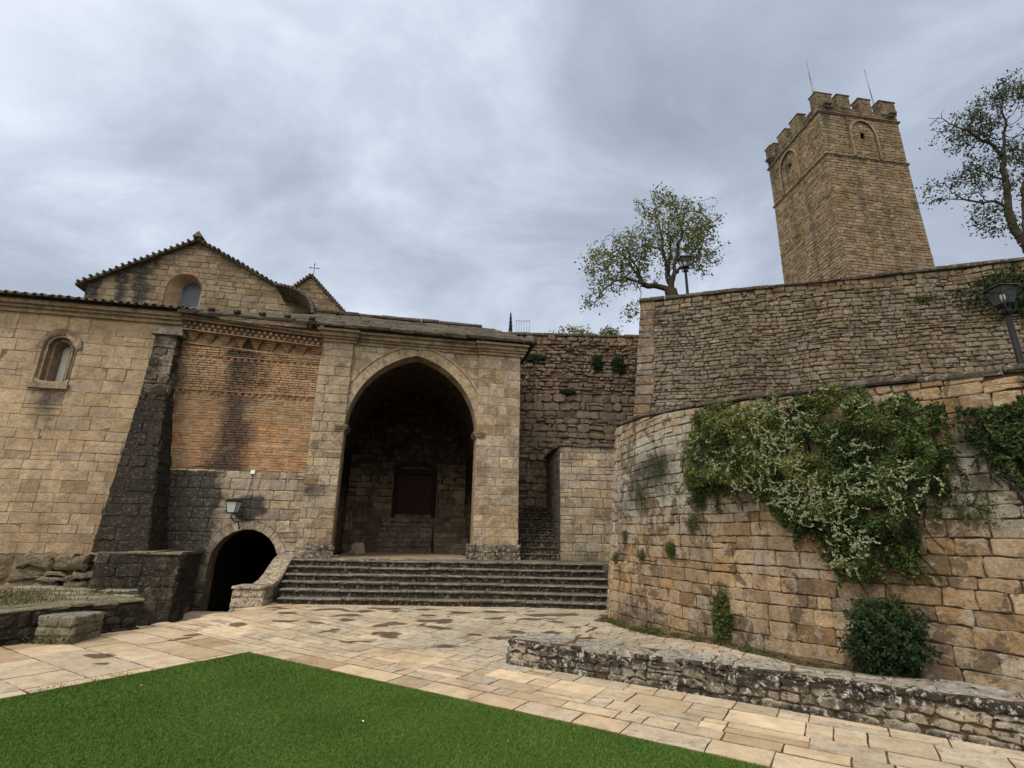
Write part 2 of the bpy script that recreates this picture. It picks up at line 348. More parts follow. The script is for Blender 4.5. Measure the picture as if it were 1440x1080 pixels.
def rect_poly(a, b, c, d, rng, jit, cor, seg=.3):
    w_, h_ = b - a, d - c; r = min(cor, .28 * min(w_, h_)); P = []
    nx = max(0, int(w_ / seg)); ny = max(0, int(h_ / seg))
    def side(p, q, k):
        P.append(p)
        for i in range(1, k + 1): t = i / (k + 1); P.append((p[0] + (q[0] - p[0]) * t, p[1] + (q[1] - p[1]) * t))
        P.append(q)
    side((a + r, c), (b - r, c), nx); side((b, c + r), (b, d - r), ny); side((b - r, d), (a + r, d), nx); side((a, d - r), (a, c + r), ny)
    return [(p[0] + rng.gauss(0, jit), p[1] + rng.gauss(0, jit)) for p in P]
def masonry(mb, fr, u0, u1, v0, v1, ch, cl, gap=.012, dep=(.01, .03), jit=.006, cor=.02, bev=.015, seed=1, hole=None, clampv=None, stain=None,
            grey=None, split=0.0, wave=.0, tilt=.02, mi=0, rnd=None, keep=None, seg=.3, drop=0, edge=True):
    rng = random.Random(seed); v = v0
    while v < v1 - .01:
        h = rng.uniform(*ch(v)) if callable(ch) else rng.uniform(*ch)
        if v1 - v - h < h * .45: h = v1 - v
        u = u0 - (rng.uniform(0, .8) * (cl(v)[0] if callable(cl) else cl[0]) if True else 0)
        while u < u1 - .005:
            l = rng.uniform(*(cl(v) if callable(cl) else cl))
            if u1 - u - l < l * .35: l = u1 - u + .0001
            a, b = max(u, u0), min(u + l, u1); u += l
            if b - a < .03: continue
            cells = [(a, b, v, v + h)]
            if rng.random() < split:
                t = rng.uniform(.35, .65)
                if rng.random() < .6 and h > .1: cells = [(a, b, v, v + h * t), (a, b, v + h * t, v + h)]
                elif b - a > .2: cells = [(a, a + (b - a) * t, v, v + h), (a + (b - a) * t, b, v, v + h)]
            if hole and hasattr(hole, 'mid'):
                c2 = []
                for (a_, b_, c_, d_) in cells:
                    if a_ < hole.mid < b_ and (hole((hole.mid, c_)) or hole((hole.mid, d_)) or hole((hole.mid, (c_ + d_) / 2))): c2 += [(a_, hole.mid, c_, d_), (hole.mid, b_, c_, d_)]
                    else: c2.append((a_, b_, c_, d_))
                cells = c2
            for (a_, b_, c_, d_) in cells:
                if drop and rng.random() < drop: continue
                gg = gap * rng.uniform(.5, 1.5)
                P = rect_poly(a_ + gg / 2, b_ - gg / 2, c_ + gg / 2, d_ - gg / 2, rng, jit, cor * rng.uniform(.5, 1.6), .07 if hole and any(hole((a_ + (b_ - a_) * i_ / 4, c_ + (d_ - c_) * j_ / 3)) for i_ in range(5) for j_ in range(4)) else seg)
                if wave: P = [(p, q + wave * mnoise.noise((p * .7, q * .6 + seed, 3.1))) for p, q in P]
                cu, cv = (a_ + b_) / 2, (c_ + d_) / 2
                if keep and not keep(cu, cv): continue
                if hole:
                    ins = [hole(p) is not None for p in P]
                    if all(ins): continue
                    if any(ins): P = [hole(p) or p for p in P]
                if clampv:
                    P2 = [(p, min(q, clampv(p))) for p, q in P]
                    if max(q for _, q in P2) - min(q for _, q in P2) < .05: continue
                    P = P2
                r_ = rnd(cu, cv, rng) if rnd else rng.random(); gr = grey(cu, cv, rng) if grey else 0.0
                add_stone(mb, fr, P, rng.uniform(*dep), bev, rng, (r_, gr, 0.0), stain, mi, tilt=tilt)
        v += h
def backing(mb, fr, u0, u1, v0, v1, mi=1, cell=.15, hole=None, clampv=None, w=0.0, stain=None):
    nu, nv = max(1, int((u1 - u0) / cell)), max(1, int((v1 - v0) / cell)); ids = {}; V = []; A = []; F = []
    def vid(i, j):
        if (i, j) not in ids:
            p = (u0 + (u1 - u0) * i / nu, v0 + (v1 - v0) * j / nv)
            if hole: p = hole(p) or p
            if clampv: p = (p[0], min(p[1], clampv(p[0])))
            ids[i, j] = len(V); V.append(fr(p[0], p[1], w)); A.append((.5, 0, stain(*p) if stain else 0))
        return ids[i, j]
    for i in range(nu):
        for j in range(nv):
            c = (u0 + (u1 - u0) * (i + .5) / nu, v0 + (v1 - v0) * (j + .5) / nv)
            if hole and all(hole((u0 + (u1 - u0) * (i + a) / nu, v0 + (v1 - v0) * (j + b) / nv)) is not None for a in (0, 1) for b in (0, 1)): continue
            if clampv and v0 + (v1 - v0) * j / nv > max(clampv(u0 + (u1 - u0) * i / nu), clampv(u0 + (u1 - u0) * (i + 1) / nu)): continue
            F.append((vid(i, j), vid(i + 1, j), vid(i + 1, j + 1), vid(i, j + 1)))
    mb.add(V, F, mi, A)
def slab(mb, fr, u0, u1, v0, v1, w0, w1, nu=1, mi=0, at=(.5, 0, 0)):
    """a box bent along the frame, nu segments long; v0,v1 may be functions of u"""
    V = []; F = []; g0 = v0 if callable(v0) else (lambda u: v0); g1 = v1 if callable(v1) else (lambda u: v1)
    for i in range(nu + 1):
        u = u0 + (u1 - u0) * i / nu
        V += [fr(u, g0(u), w0), fr(u, g0(u), w1), fr(u, g1(u), w1), fr(u, g1(u), w0)]
    for i in range(nu):
        a, b = i * 4, i * 4 + 4
        for k in range(4): F.append((a + k, b + k, b + (k + 1) % 4, a + (k + 1) % 4))
    F.append((3, 2, 1, 0)); F.append(tuple(nu * 4 + k for k in range(4)))
    mb.add(V, F, mi, at)
def copings(mb, fr, u0, u1, top, h, w0, w1, ln, seed, mi=0, gap=.012, jit=.01):
    """row of coping slabs lying on a wall top"""
    rng = random.Random(seed); u = u0
    while u < u1 - .02:
        l = min(rng.uniform(*ln), u1 - u)
        t = top((u + l / 2)) if callable(top) else top
        dz, dw, hh = rng.uniform(-jit, jit), rng.uniform(-jit, jit) * 2, h * rng.uniform(.85, 1.15)
        r_ = rng.random(); n = max(2, int(l / .25)); V = []; F = []
        for i in range(n + 1):
            uu = u + gap / 2 + (l - gap) * i / n; t0 = (top(uu) if callable(top) else top) + dz
            j = lambda: rng.uniform(-jit, jit)
            V += [fr(uu, t0, w0), fr(uu, t0 + j() * .5, w1 + dw + j() - .015), fr(uu, t0 + hh * .3, w1 + dw + j()), fr(uu, t0 + hh * .75, w1 + dw + j() - .005), fr(uu, t0 + hh + j() * .6, w1 + dw - .03 + j()), fr(uu, t0 + hh + j() * .5, w0)]
        for i in range(n):
            for k in range(6): F.append((i * 6 + k, i * 6 + 6 + k, i * 6 + 6 + (k + 1) % 6, i * 6 + (k + 1) % 6))
        F.append((5, 4, 3, 2, 1, 0)); F.append(tuple(n * 6 + k for k in range(6)))
        mb.add(V, F, mi, (r_, 0, 0)); u += l
def loft(mb, fr, A, wA, B, wB, mi=0, at=(.5, 0, 0), smooth=False):
    n = len(A); V = [fr(p[0], p[1], wA) for p in A] + [fr(p[0], p[1], wB) for p in B]
    mb.add(V, [(i, n + i, n + i + 1, i + 1) for i in range(n - 1)], mi, at, smooth)
def round_arch(mid, a, v0, vs, n=16, rise=None):
    rise = a if rise is None else rise
    return [(mid - a, v0)] + [(mid - a * math.cos(math.pi * i / n), vs + rise * math.sin(math.pi * i / n)) for i in range(n + 1)] + [(mid + a, v0)]
def line_frame(p0, ang):
    c, s_ = math.cos(R(ang)), math.sin(R(ang))
    return lambda u, v, w: (p0[0] + c * u + s_ * w, p0[1] + s_ * u - c * w, v)
def smooth(a, b, x):
    t = min(1, max(0, (x - a) / (b - a))); return t * t * (3 - 2 * t)
def nz(x, y, z=0.0): return mnoise.noise((x, y, z))
def round_hole(mid, a, vs, v0=-9, rise=None):
    rise = a if rise is None else rise
    def h(p):
        u, v = p
        if v < v0: return None
        if v < vs:
            if abs(u - mid) < a - 1e-4: return (mid + math.copysign(a, u - mid), v)
            return None
        du, dv = (u - mid) / a, (v - vs) / rise; r = math.hypot(du, dv)
        if r < 1 - 1e-4: r = max(r, .05); return (mid + du / r * a, vs + dv / r * rise)
        return None
    h.mid = mid
    return h

# ================================================================ the church
FP = (0.15, 14.2); FA = 11
FF = line_frame(FP, FA)                     # facade frame: u along the wall, v height, w towards the square
def off_frame(off): return lambda u, v, w: FF(u, v, w + off)
church = empty('stone_church', FF(-5, 0, 0), 'sandstone church with gabled nave, brick panel, dark tunnel arch and deep pointed porch', 'church')

# --- aisle wall with its small round-arched window
WU, WA_, WV0, WVS = -11.58, .34, 4.93, 5.86
wh = round_hole(WU, WA_ + .02, WVS, WV0)
def st_aisle(u, v):
    s_ = .55 * smooth(5.2, 4.6, v) * smooth(.55, .2, abs(u + 11.55)) * smooth(2.6, 4.6, v)
    s_ += .35 * smooth(6.3, 7.0, v) * (.4 + .6 * max(0, nz(u * 1.3, v * .4, 4)))
    s_ += .75 * smooth(.12, .03, abs(u + 11.22 - .03 * (v - 6))) * smooth(6.25, 6.5, v)
    s_ += .42 * smooth(1.6, .9, v) * (.7 + .6 * nz(u * 2, v * 2, 1)) + .3 * smooth(.6, 1.0, .5 + nz(u * .9, v * .9, 8)) * smooth(2.6, 1.8, v)
    return min(1, max(0, s_))
mb = MB()
fine = lambda v: (.19, .30) if v < 3.2 else (.24, .34)
masonry(mb, FF, -15.5, -8.8, 1.0, 6.72, fine, lambda v: (.28, .62) if v < 3.2 else (.38, .85), gap=.009, dep=(.006, .018), jit=.004, cor=.012, bev=.007, seed=11, hole=wh, stain=st_aisle, wave=.03, tilt=.012, split=.06,
        grey=lambda u, v, r: max(0, min(.5, r.gauss(.08, .14))), rnd=lambda u, v, r: r.uniform(.25, .85) if v > 3.2 else r.random())
backing(mb, FF, -15.5, -8.8, .2, 6.75, 1, .12, wh, w=.004, stain=st_aisle)
slab(mb, FF, -15.5, -8.8, .2, 6.9, -.9, -.6, 1, 1)
mb.build('aisle_wall', [M['aisle'], M['mortar']], church)
mb = MB(); rng = random.Random(5)           # rough bedrock footing
masonry(mb, FF, -15.5, -9.0, .15, 1.05, (.22, .36), (.45, 1.0), gap=.02, dep=(.03, .26), jit=.035, cor=.08, bev=.08, seed=19, split=.25, tilt=.2, wave=.12,
        stain=lambda u, v: .35 + .25 * nz(u * 2, v * 2), seg=.14)
mb.build('rock_footing', M['rock'], church)
win = MB(); orders = [(.37, .03), (.37, -.03), (.30, -.03), (.29, .01), (.26, .01), (.25, -.12), (.20, -.12), (.19, -.09), (.17, -.09), (.155, -.40)]
for (a0, w0), (a1, w1) in zip(orders[:-1], orders[1:]):
    loft(win, FF, round_arch(WU, a0, WV0, WVS + .02), w0, round_arch(WU, a1, WV0, WVS + .02), w1, 0, (.45, .1, .12))
slab(win, FF, WU - .45, WU + .42, WV0 - .13, WV0, -.2, .10, 1, 0, (.5, .2, .1))
loft(win, FF, [(WU - .5, WVS - .04)] + round_arch(WU, .47, WVS, WVS + .02)[1:-1] + [(WU + .5, WVS)], .055, round_arch(WU, .37, WVS - .04, WVS + .02), .03)
wo = win.build('aisle_window', M['moulding'], church)
pn = MB(); A = round_arch(WU, .158, WV0, WVS + .02)
pn.add([FF(p[0], p[1], -.385) for p in A], [tuple(range(len(A)))], 0); pn.build('window_pane', M['pane'], wo)
# --- eave cornice and tiled aisle roof
mb = MB()
slab(mb, FF, -15.5, -8.75, 6.70, 6.80, -.1, .10, 1); slab(mb, FF, -15.5, -8.72, 6.80, 6.87, -.1, .18, 1); slab(mb, FF, -15.5, -8.70, 6.87, 6.97, -.1, .27, 1)
mb.build('aisle_cornice', M['moulding'], church)
def tile_roof(mb, P, u0, u1, L, slope, pitch=.19, rows=1, seed=3, amp=.055):
    """barrel tiles: P(u, t, h): u along the eave, t up the slope, h off the slope"""
    rng = random.Random(seed); n = int((u1 - u0) / pitch)
    for r in range(rows):
        t0, t1 = L * r / rows, L * (r + 1) / rows + .06
        for i in range(n):
            u = u0 + pitch * (i + .5) + rng.uniform(-.012, .012); j = rng.uniform(-.03, .03); rr = rng.random()
            for (uc, sgn, rad) in ((u, 1, pitch * .30), (u + pitch / 2, -1, pitch * .30)):
                K = 5; V = []
                for t, hh in ((t0 + j - (.06 if r == 0 else 0), .05), (t1, .02)):
                    for lay in (0, 1):
                        for k in range(K + 1):
                            th = math.pi * k / K; ra = rad - lay * .018
                            V.append(P(uc - math.cos(th) * ra, t, hh + sgn * math.sin(th) * ra + (0.045 if sgn < 0 else .02)))
                F = []; m = K + 1
                for k in range(K):
                    F += [(k, k + 1, 2 * m + k + 1, 2 * m + k), (m + k + 1, m + k, 3 * m + k, 3 * m + k + 1), (k + 1, k, m + k, m + k + 1)]
                mb.add(V, F, 0, (rr, 0, .0), True)
mb = MB()
tile_roof(mb, lambda u, t, h: FF(u, 6.97 + t * .27 + h, .42 - t), -15.5, -8.55, 5.6, .27, rows=9)
V = [FF(-15.5, 6.975, .36), FF(-8.5, 6.975, .36), FF(-8.5, 8.42, -5.0), FF(-15.5, 8.42, -5.0)]
mb.add(V, [(0, 1, 2, 3)], 0, (.3, 0, .5)); mb.build('aisle_roof', M['tile'], church)

# --- nave gable behind the aisle roof
GO = -5.0; GF = off_frame(GO)
UA, VA_ = -11.2, 11.92; UL, VL = -14.45, 9.84; UR, VR = -7.02, 9.75
def gtop(u): return VA_ - (UA - u) * (VA_ - VL) / (UA - UL) if u < UA else VA_ - (u - UA) * (VA_ - VR) / (UR - UA)
GW = round_hole(-11.36, .60, 9.95, 8.6, .62)
def st_gable(u, v):
    s_ = 0
    for c, wd, st_ in ((-14.25, .3, .9), (-13.35, .28, .9), (-12.75, .34, .9), (-14.75, .25, .9), (-12.3, .2, .4)):
        s_ += st_ * smooth(wd, wd * .4, abs(u - c + .12 * (v - 9.5)))
    s_ += .35 * smooth(.5, .1, gtop(u) - v)
    return min(1, s_)
mb = MB()
masonry(mb, GF, UL, UR, 8.2, 12.3, (.20, .28), (.3, .7), gap=.016, dep=(.012, .03), jit=.006, bev=.012, seed=23, hole=GW, clampv=lambda u: gtop(u) - .02, stain=st_gable, wave=.03, split=.1,
        grey=lambda u, v, r: max(0, min(.7, r.gauss(.12, .15))))
backing(mb, GF, UL, UR, 7.6, 12.25, 1, .15, GW, lambda u: gtop(u) - .02, .004, st_gable)
slab(mb, GF, UL + .1, UR - .1, 7.6, lambda u: gtop(u) - .05, -1.2, -.9, 12, 1)
slab(mb, GF, UL + .02, UL + .3, 7.6, gtop(UL), -9, -.02, 1, 0)
gab = mb.build('nave_gable', [M['gable'], M['mortar']], church)
mb = MB()
prof = [(.60, .02), (.60, -.03), (.30, -.55)]
for (a0, w0), (a1, w1) in zip(prof[:-1], prof[1:]):
    loft(mb, GF, round_arch(-11.36, a0, 8.5, 9.95, rise=a0 + .02), w0, round_arch(-11.36, a1, 8.5, 9.95 + (.6 - a1) * .75, rise=a1), w1, 0, (.6, .0, .05))
gwo = mb.build('gable_window', M['aisle'], church)
mb = MB(); A = round_arch(-11.36, .305, 8.5, 10.175); mb.add([GF(p[0], p[1], -.54) for p in A], [tuple(range(len(A)))]); mb.build('window_pane', M['glass'], gwo)
mb = MB(); rng = random.Random(8)
for (ua, va, ub, vb) in ((UA, VA_, UL - .25, VL - .16), (UA, VA_, UR + .1, VR - .05)):
    L = math.hypot(ub - ua, vb - va); k = 0
    for i in range(int(L / .2)):
        t = (i + .5) / int(L / .2); u, v = ua + (ub - ua) * t, va + (vb - va) * t
        c0 = .5 + .5 * rng.random()
        mb.tube([GF(u, v + .05 + rng.uniform(-.015, .015), .28 + rng.uniform(-.03, .03)), GF(u, v + .05, -.8)], .05, 7, 0, (rng.random(), 0, .6))
    s_ = 1 if ub < ua else -1
    V = [GF(ua, va + .06, .2), GF(ub, vb + .06, .2), GF(ub, vb + .06, -9), GF(ua, va + .06, -9), GF(ua, va - .04, .2), GF(ub, vb - .04, .2), GF(ub, vb - .04, -9), GF(ua, va - .04, -9)]
    mb.add(V, [(0, 1, 2, 3), (4, 7, 6, 5), (0, 4, 5, 1), (1, 5, 6, 2)], 0, (.2, 0, .5))
mb.add([GF(UA - .16, VA_ + .08, .3), GF(UA + .16, VA_ + .08, .3), GF(UA, VA_ + .34, .25), GF(UA - .16, VA_ + .08, -.6), GF(UA + .16, VA_ + .08, -.6), GF(UA, VA_ + .34, -.6)], [(0, 1, 2), (0, 3, 4, 1), (1, 4, 5, 2), (2, 5, 3, 0)], 0, (.5, 0, .4))
mb.build('nave_roof', M['tile'], church)
# ruined half-round apse beside the gable with its tiled eave
mb = MB()
A = []
for i in range(9):
    th = math.pi * i / 16; A.append((-7.95 + 1.25 * math.sin(th), 9.0 + .85 * math.cos(th)))
V = [];
for (u, v) in A: V += [GF(u, v, 1.1), GF(u, v, -.2), GF(u + .12, v + .1, 1.1), GF(u + .12, v + .1, -.2)]
F = []
for i in range(8):
    a = i * 4; b = a + 4; F += [(a, b, b + 1, a + 1), (a + 2, a + 3, b + 3, b + 2), (a, a + 2, b + 2, b)]
mb.add(V, F, 0, (.3, .1, .35), True)
for i in range(17):
    th = math.pi / 2 * i / 16; u, v = -7.95 + 1.32 * math.sin(th), 9.02 + .92 * math.cos(th)
    mb.tube([GF(u, v, 1.22), GF(u + .05, v + .08, .2)], .075, 6, 0, (random.Random(i).random(), 0, .55))
mb.build('broken_apse_eave', M['tile'], church)
# second, smaller gable with an iron cross
HF = off_frame(-8.5); HU, HV = -7.9, 12.75
def htop(u): return HV - abs(u - HU) * 1.02
mb = MB()
masonry(mb, HF, HU - 2.2, HU + 2.3, 9.4, 12.8, (.18, .26), (.25, .6), gap=.018, dep=(.012, .035), jit=.007, seed=29, clampv=lambda u: htop(u) - .05, stain=lambda u, v: .25 + .2 * nz(u, v), split=.1, wave=.03)
backing(mb, HF, HU - 2.2, HU + 2.3, 9.0, 12.75, 1, .15, None, lambda u: htop(u) - .04, .004)
slab(mb, HF, HU - 2.2, HU + 2.3, 9, lambda u: htop(u) - .08, -.5, -.3, 16, 1)
rg = mb.build('rear_gable', [M['gable'], M['mortar']], church)
mb = MB()
for s_ in (-1, 1):
    slab(mb, lambda u, v, w_: HF(HU + s_ * u, htop(HU + s_ * u) - .06 + v, w_), 0, 2.5, 0, .12, -.6, .12, 10, 0, (.3, 0, .45))
for i in range(22):
    for s_ in (-1, 1):
        u = .06 + i * .11; mb.tube([HF(HU + s_ * u, htop(HU + s_ * u) + .06, .16), HF(HU + s_ * u, htop(HU + s_ * u) + .06, -.3)], .055, 6, 0, (random.Random(i).random(), 0, .4))
mb.build('gable_coping', M['tile'], rg)
mb = MB()
mb.tube([HF(HU + .08, HV, 0), HF(HU + .08, HV + .62, 0)], .014, 6); mb.tube([HF(HU - .1, HV + .42, 0), HF(HU + .26, HV + .42, 0)], .014, 6)
for u, v in ((-.1, .42), (.26, .42), (.08, .62)): mb.tube([HF(HU + u - .02, HV + v - .02, 0), HF(HU + u + .02, HV + v + .02, 0)], .026, 6)
mb.build('iron_cross', M['iron'], rg)

# --- brick panel: sawtooth courses, corbels and lattice frieze
BU0, BU1 = -8.92, -5.45
def bl(u): return 3.02 + .02 * nz(u * 3, 0)
def st_brick(u, v):
    c = -7.35 + .25 * (v - 3) * .6 - .12 * (v - 3)
    s_ = .75 * smooth(.95, .15, abs(u - c + .22 * nz(v * 1.1, 1))) * smooth(6.5, 5.9, v) * (.8 + .5 * nz(u * 2.2, v * .6, 2))
    s_ += .55 * smooth(-8.55, -8.95, u) + .4 * smooth(3.3, 3.0, v) * smooth(-7, -8, u)
    s_ += .55 * smooth(5.7, 6.4, v) * max(0, .25 + nz(u * 1.3, v * .5)) + .35 * max(0, nz(u * .9, v * .7, 12))
    return min(1, max(0, s_))
mb = MB()
def brick_zone(v0, v1, seed, dw=0):
    masonry(mb, lambda u, v, w_: FF(u, v, w_ + dw), BU0, BU1, v0, v1, (.058, .074), (.19, .31), gap=.014, dep=(.004, .018), jit=.0025, cor=.008, bev=.006, seed=seed, stain=st_brick, wave=.018, tilt=.03, seg=9,
            rnd=lambda u, v, r: min(1, max(0, (r.random() * .75 if v < 4.3 else .3 + r.random() * .7) )), grey=lambda u, v, r: max(0, min(.9, r.gauss(.28 + .40 * smooth(3.8, 5.2, v) + .35 * nz(u * 1.6, v * 1.6, 21), .22))))
brick_zone(3.02, 4.93, 31); brick_zone(5.02, 5.86, 32, .03); brick_zone(5.95, 6.16, 33, .05)
backing(mb, FF, BU0, BU1, 3.0, 6.95, 1, .2, w=.002, stain=st_brick)
slab(mb, FF, BU0, BU1, 2.9, 6.9, -.5, -.3, 1, 1)
rng = random.Random(44)
for v in (4.93, 5.86):                    # sawtooth courses: bricks laid cornerwise
    slab(mb, FF, BU0 + .05, BU1, v + .07, v + .09, 0, .052, 1, 0, (.6, .4, .2))
    u = BU0 + .12
    while u < BU1 - .1:
        d = .05 + rng.uniform(-.012, .008); V = []
        for zz_ in (v - .01, v + .07): V += [FF(u - .06, zz_, .0), FF(u, zz_, d), FF(u + .06, zz_, .0)]
        mb.add(V, [(0, 1, 4, 3), (1, 2, 5, 4), (3, 4, 5), (2, 1, 0)], 0, (rng.random(), .35, .15 + .4 * st_brick(u, v))); u += .165
sl = lambda u: -.055 * (u + 7.1)
SF = lambda u, v, w_: FF(u, v + sl(u), w_)
for i in range(9):                         # inverted-pyramid corbels of stepped bricks
    u = BU0 + .28 + i * .385
    for k in range(5):
        hw = .035 + k * .026; slab(mb, SF, u - hw, u + hw, 6.19 + k * .05, 6.19 + k * .05 + .042, 0, .03 + .026 * k, 1, 0, (rng.random() * .8, .45, .35 + .25 * max(0, nz(u * 2, 3))))
slab(mb, SF, BU0 + .05, BU1, 6.13, 6.165, .0, .07, 1, 0, (.5, .4, .3))
slab(mb, SF, BU0, BU1, 6.44, 6.47, 0, .25, 1, 0, (.4, .5, .35))
slab(mb, SF, BU0, BU1, 6.47, 6.70, 0, .17, 1, 0, (.2, .5, .8))
for r in range(2):                         # lattice of small lozenges
    for i in range(24):
        u = BU0 + .1 + i * .143 + r * .0715
        if u > BU1 - .05: continue
        v = 6.53 + r * .10; d = .215 + rng.uniform(-.012, .008); a, b = .058, .058
        mb.add([SF(u - a, v, .17), SF(u, v - b, .17), SF(u + a, v, .17), SF(u, v + b, .17), SF(u - a * .8, v, d), SF(u, v - b * .8, d), SF(u + a * .8, v, d), SF(u, v + b * .8, d)],
               [(0, 1, 5, 4), (1, 2, 6, 5), (2, 3, 7, 6), (3, 0, 4, 7), (4, 5, 6, 7)], 0, (rng.random(), .8, .30 + .5 * max(0, nz(u * 2, 4))))
slab(mb, SF, BU0, BU1, 6.70, 6.76, 0, .27, 1, 0, (.4, .5, .5)); slab(mb, SF, BU0, BU1, 6.76, 6.82, 0, .33, 1, 0, (.4, .5, .6))
mb.build('brick_panel', [M['brick'], M['mortar_pale']], church)

# --- crypt wall with tunnel arch under the brick panel
TM, TA, TV = -6.60, .76, .82
th_ = round_hole(TM, TA, TV, -9, .80)
thx = round_hole(TM, TA + .20, TV, -9, 1.00)
def st_crypt(u, v):
    s_ = .95 * smooth(-7.10, -7.55, u + .35 * nz(u * 1.5, v * 1.5) + .2 * nz(u * 5, v * 5)) * smooth(3.05, 2.85, v + .12 * nz(u * 3, 1)) * (.85 + .4 * nz(u * 3, v * 3, 7))
    s_ += .95 * smooth(.58, .26, math.hypot(u + 6.68, (v - 2.12) * 1.25) + .20 * nz(u * 6, v * 6) + .12 * nz(u * 13, v * 13))
    s_ += .35 * smooth(.5, -.2, v)
    return min(1, max(0, s_))
mb = MB()
masonry(mb, FF, -9.2, BU1, -.6, 3.0, (.2, .3), (.26, .5), gap=.010, dep=(.012, .026), jit=.006, seed=51, hole=thx, stain=st_crypt, wave=.03, split=.12, grey=lambda u, v, r: max(0, min(.8, r.gauss(.42, .2))))
rng = random.Random(4)
for i in range(11):
    t0, t1 = math.pi * i / 11, math.pi * (i + 1) / 11; g_ = .005
    P = [(TM - (TA) * math.cos(t0 + g_), TV + .80 * math.sin(t0 + g_)), (TM - (TA + .195) * math.cos(t0 + g_), TV + 0.995 * math.sin(t0 + g_)), (TM - (TA + .195) * math.cos(t1 - g_), TV + 0.995 * math.sin(t1 - g_)), (TM - TA * math.cos(t1 - g_), TV + .80 * math.sin(t1 - g_))]
    add_stone(mb, FF, P[::-1], .022 + rng.uniform(0, .006), .008, rng, (rng.random(), .45, 0), st_crypt)
for s_ in (-1, 1):
    v = -.6
    while v < TV:
        h = min(rng.uniform(.22, .34), TV - v); a, b = (TM - TA - .2, TM - TA) if s_ < 0 else (TM + TA, TM + TA + .2)
        add_stone(mb, FF, rect_poly(a, b, v, v + h - .012, rng, .005, .02), .03, .015, rng, (rng.random(), .3, 0), st_crypt); v += h
copings(mb, FF, -8.8, -7.35, 2.965, .05, -.05, .06, (.12, .4), 75)
backing(mb, FF, -9.2, BU1, -.6, 3.05, 1, .12, th_, w=.003, stain=st_crypt)
cw = mb.build('crypt_wall', [M['porch'], M['mortar']], church)
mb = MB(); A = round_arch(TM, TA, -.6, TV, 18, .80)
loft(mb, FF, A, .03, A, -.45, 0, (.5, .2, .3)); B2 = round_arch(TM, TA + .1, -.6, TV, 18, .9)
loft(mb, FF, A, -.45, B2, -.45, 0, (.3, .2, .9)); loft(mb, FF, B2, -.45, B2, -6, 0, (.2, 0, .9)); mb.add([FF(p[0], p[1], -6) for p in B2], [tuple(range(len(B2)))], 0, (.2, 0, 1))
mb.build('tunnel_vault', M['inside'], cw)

# --- black buttress in three stages
mb = MB()
def prism(mb, z0, z1, bot, top, seed, ch=(.2, .3), cl=(.3, .6), st=.85):
    """battered block: bot/top = (uL, uR, w) of its front; masonry on the front and the right side"""
    (l0, r0, w0), (l1, r1, w1) = bot, top; H = z1 - z0
    def fr(u, v, x):
        t = (v - z0) / H; L, R__, W = l0 + (l1 - l0) * t, r0 + (r1 - r0) * t, w0 + (w1 - w0) * t
        return FF(L + (R__ - L) * u / (r0 - l0), v, W + x)
    def fs(u, v, x):
        t = (v - z0) / H; R__, W = r0 + (r1 - r0) * t, w0 + (w1 - w0) * t
        return FF(R__ + x, v, W - u)
    def fl(u, v, x):
        t = (v - z0) / H; L, W = l0 + (l1 - l0) * t, w0 + (w1 - w0) * t
        return FF(L - x, v, W - (w0 - u))
    stf = lambda u, v: min(1, max(0, st + .35 * nz(u * 1.4 + seed, v * .7) + .5 * nz(u * 4.5 + seed, v * .8) + .35 * nz(u * 4 + seed, v * 3) + .25 * nz(u * 9, v * 9, seed)))
    kw = dict(gap=.011, dep=(.004, .034), jit=.012, cor=.03, bev=.013, wave=.03, split=.25, stain=stf, tilt=.06, seg=.1)
    masonry(mb, fr, 0, r0 - l0, z0, z1, ch, cl, seed=seed, **kw); masonry(mb, fs, 0, w0, z0, z1, ch, cl, seed=seed + 1, **kw); masonry(mb, fl, 0, w0, z0, z1, ch, cl, seed=seed + 2, **kw)
    for f_, a, b in ((fr, 0, r0 - l0), (fs, 0, w0), (fl, 0, w0)): backing(mb, f_, a, b, z0, z1, 1, .25, w=.002)
    mb.add([FF(l1, z1, 0), FF(r1, z1, 0), FF(r1, z1, w1), FF(l1, z1, w1)], [(3, 2, 1, 0)], 0, (.4, 0, st))
prism(mb, 4.75, 6.32, (-9.38, -8.84, .42), (-9.40, -8.90, .28), 61, st=.62)
prism(mb, 1.10, 4.75, (-9.36, -8.30, .98), (-9.38, -8.84, .42), 65, st=.98)
prism(mb, -.6, 1.08, (-9.15, -7.55, 1.24), (-9.12, -7.55, 1.16), 73, st=.66)
slab(mb, FF, -9.50, -8.78, 6.32, 6.40, 0, .36, 1, 0, (.8, .3, .25)); slab(mb, FF, -9.44, -8.84, 6.40, 6.52, 0, .28, 1, 0, (.8, .3, .2))
copings(mb, FF, -9.14, -7.50, 1.065, .055, -.1, 1.2, (.3, .6), 74)
mb.build('buttress', [M['black'], M['black_joint']], church)

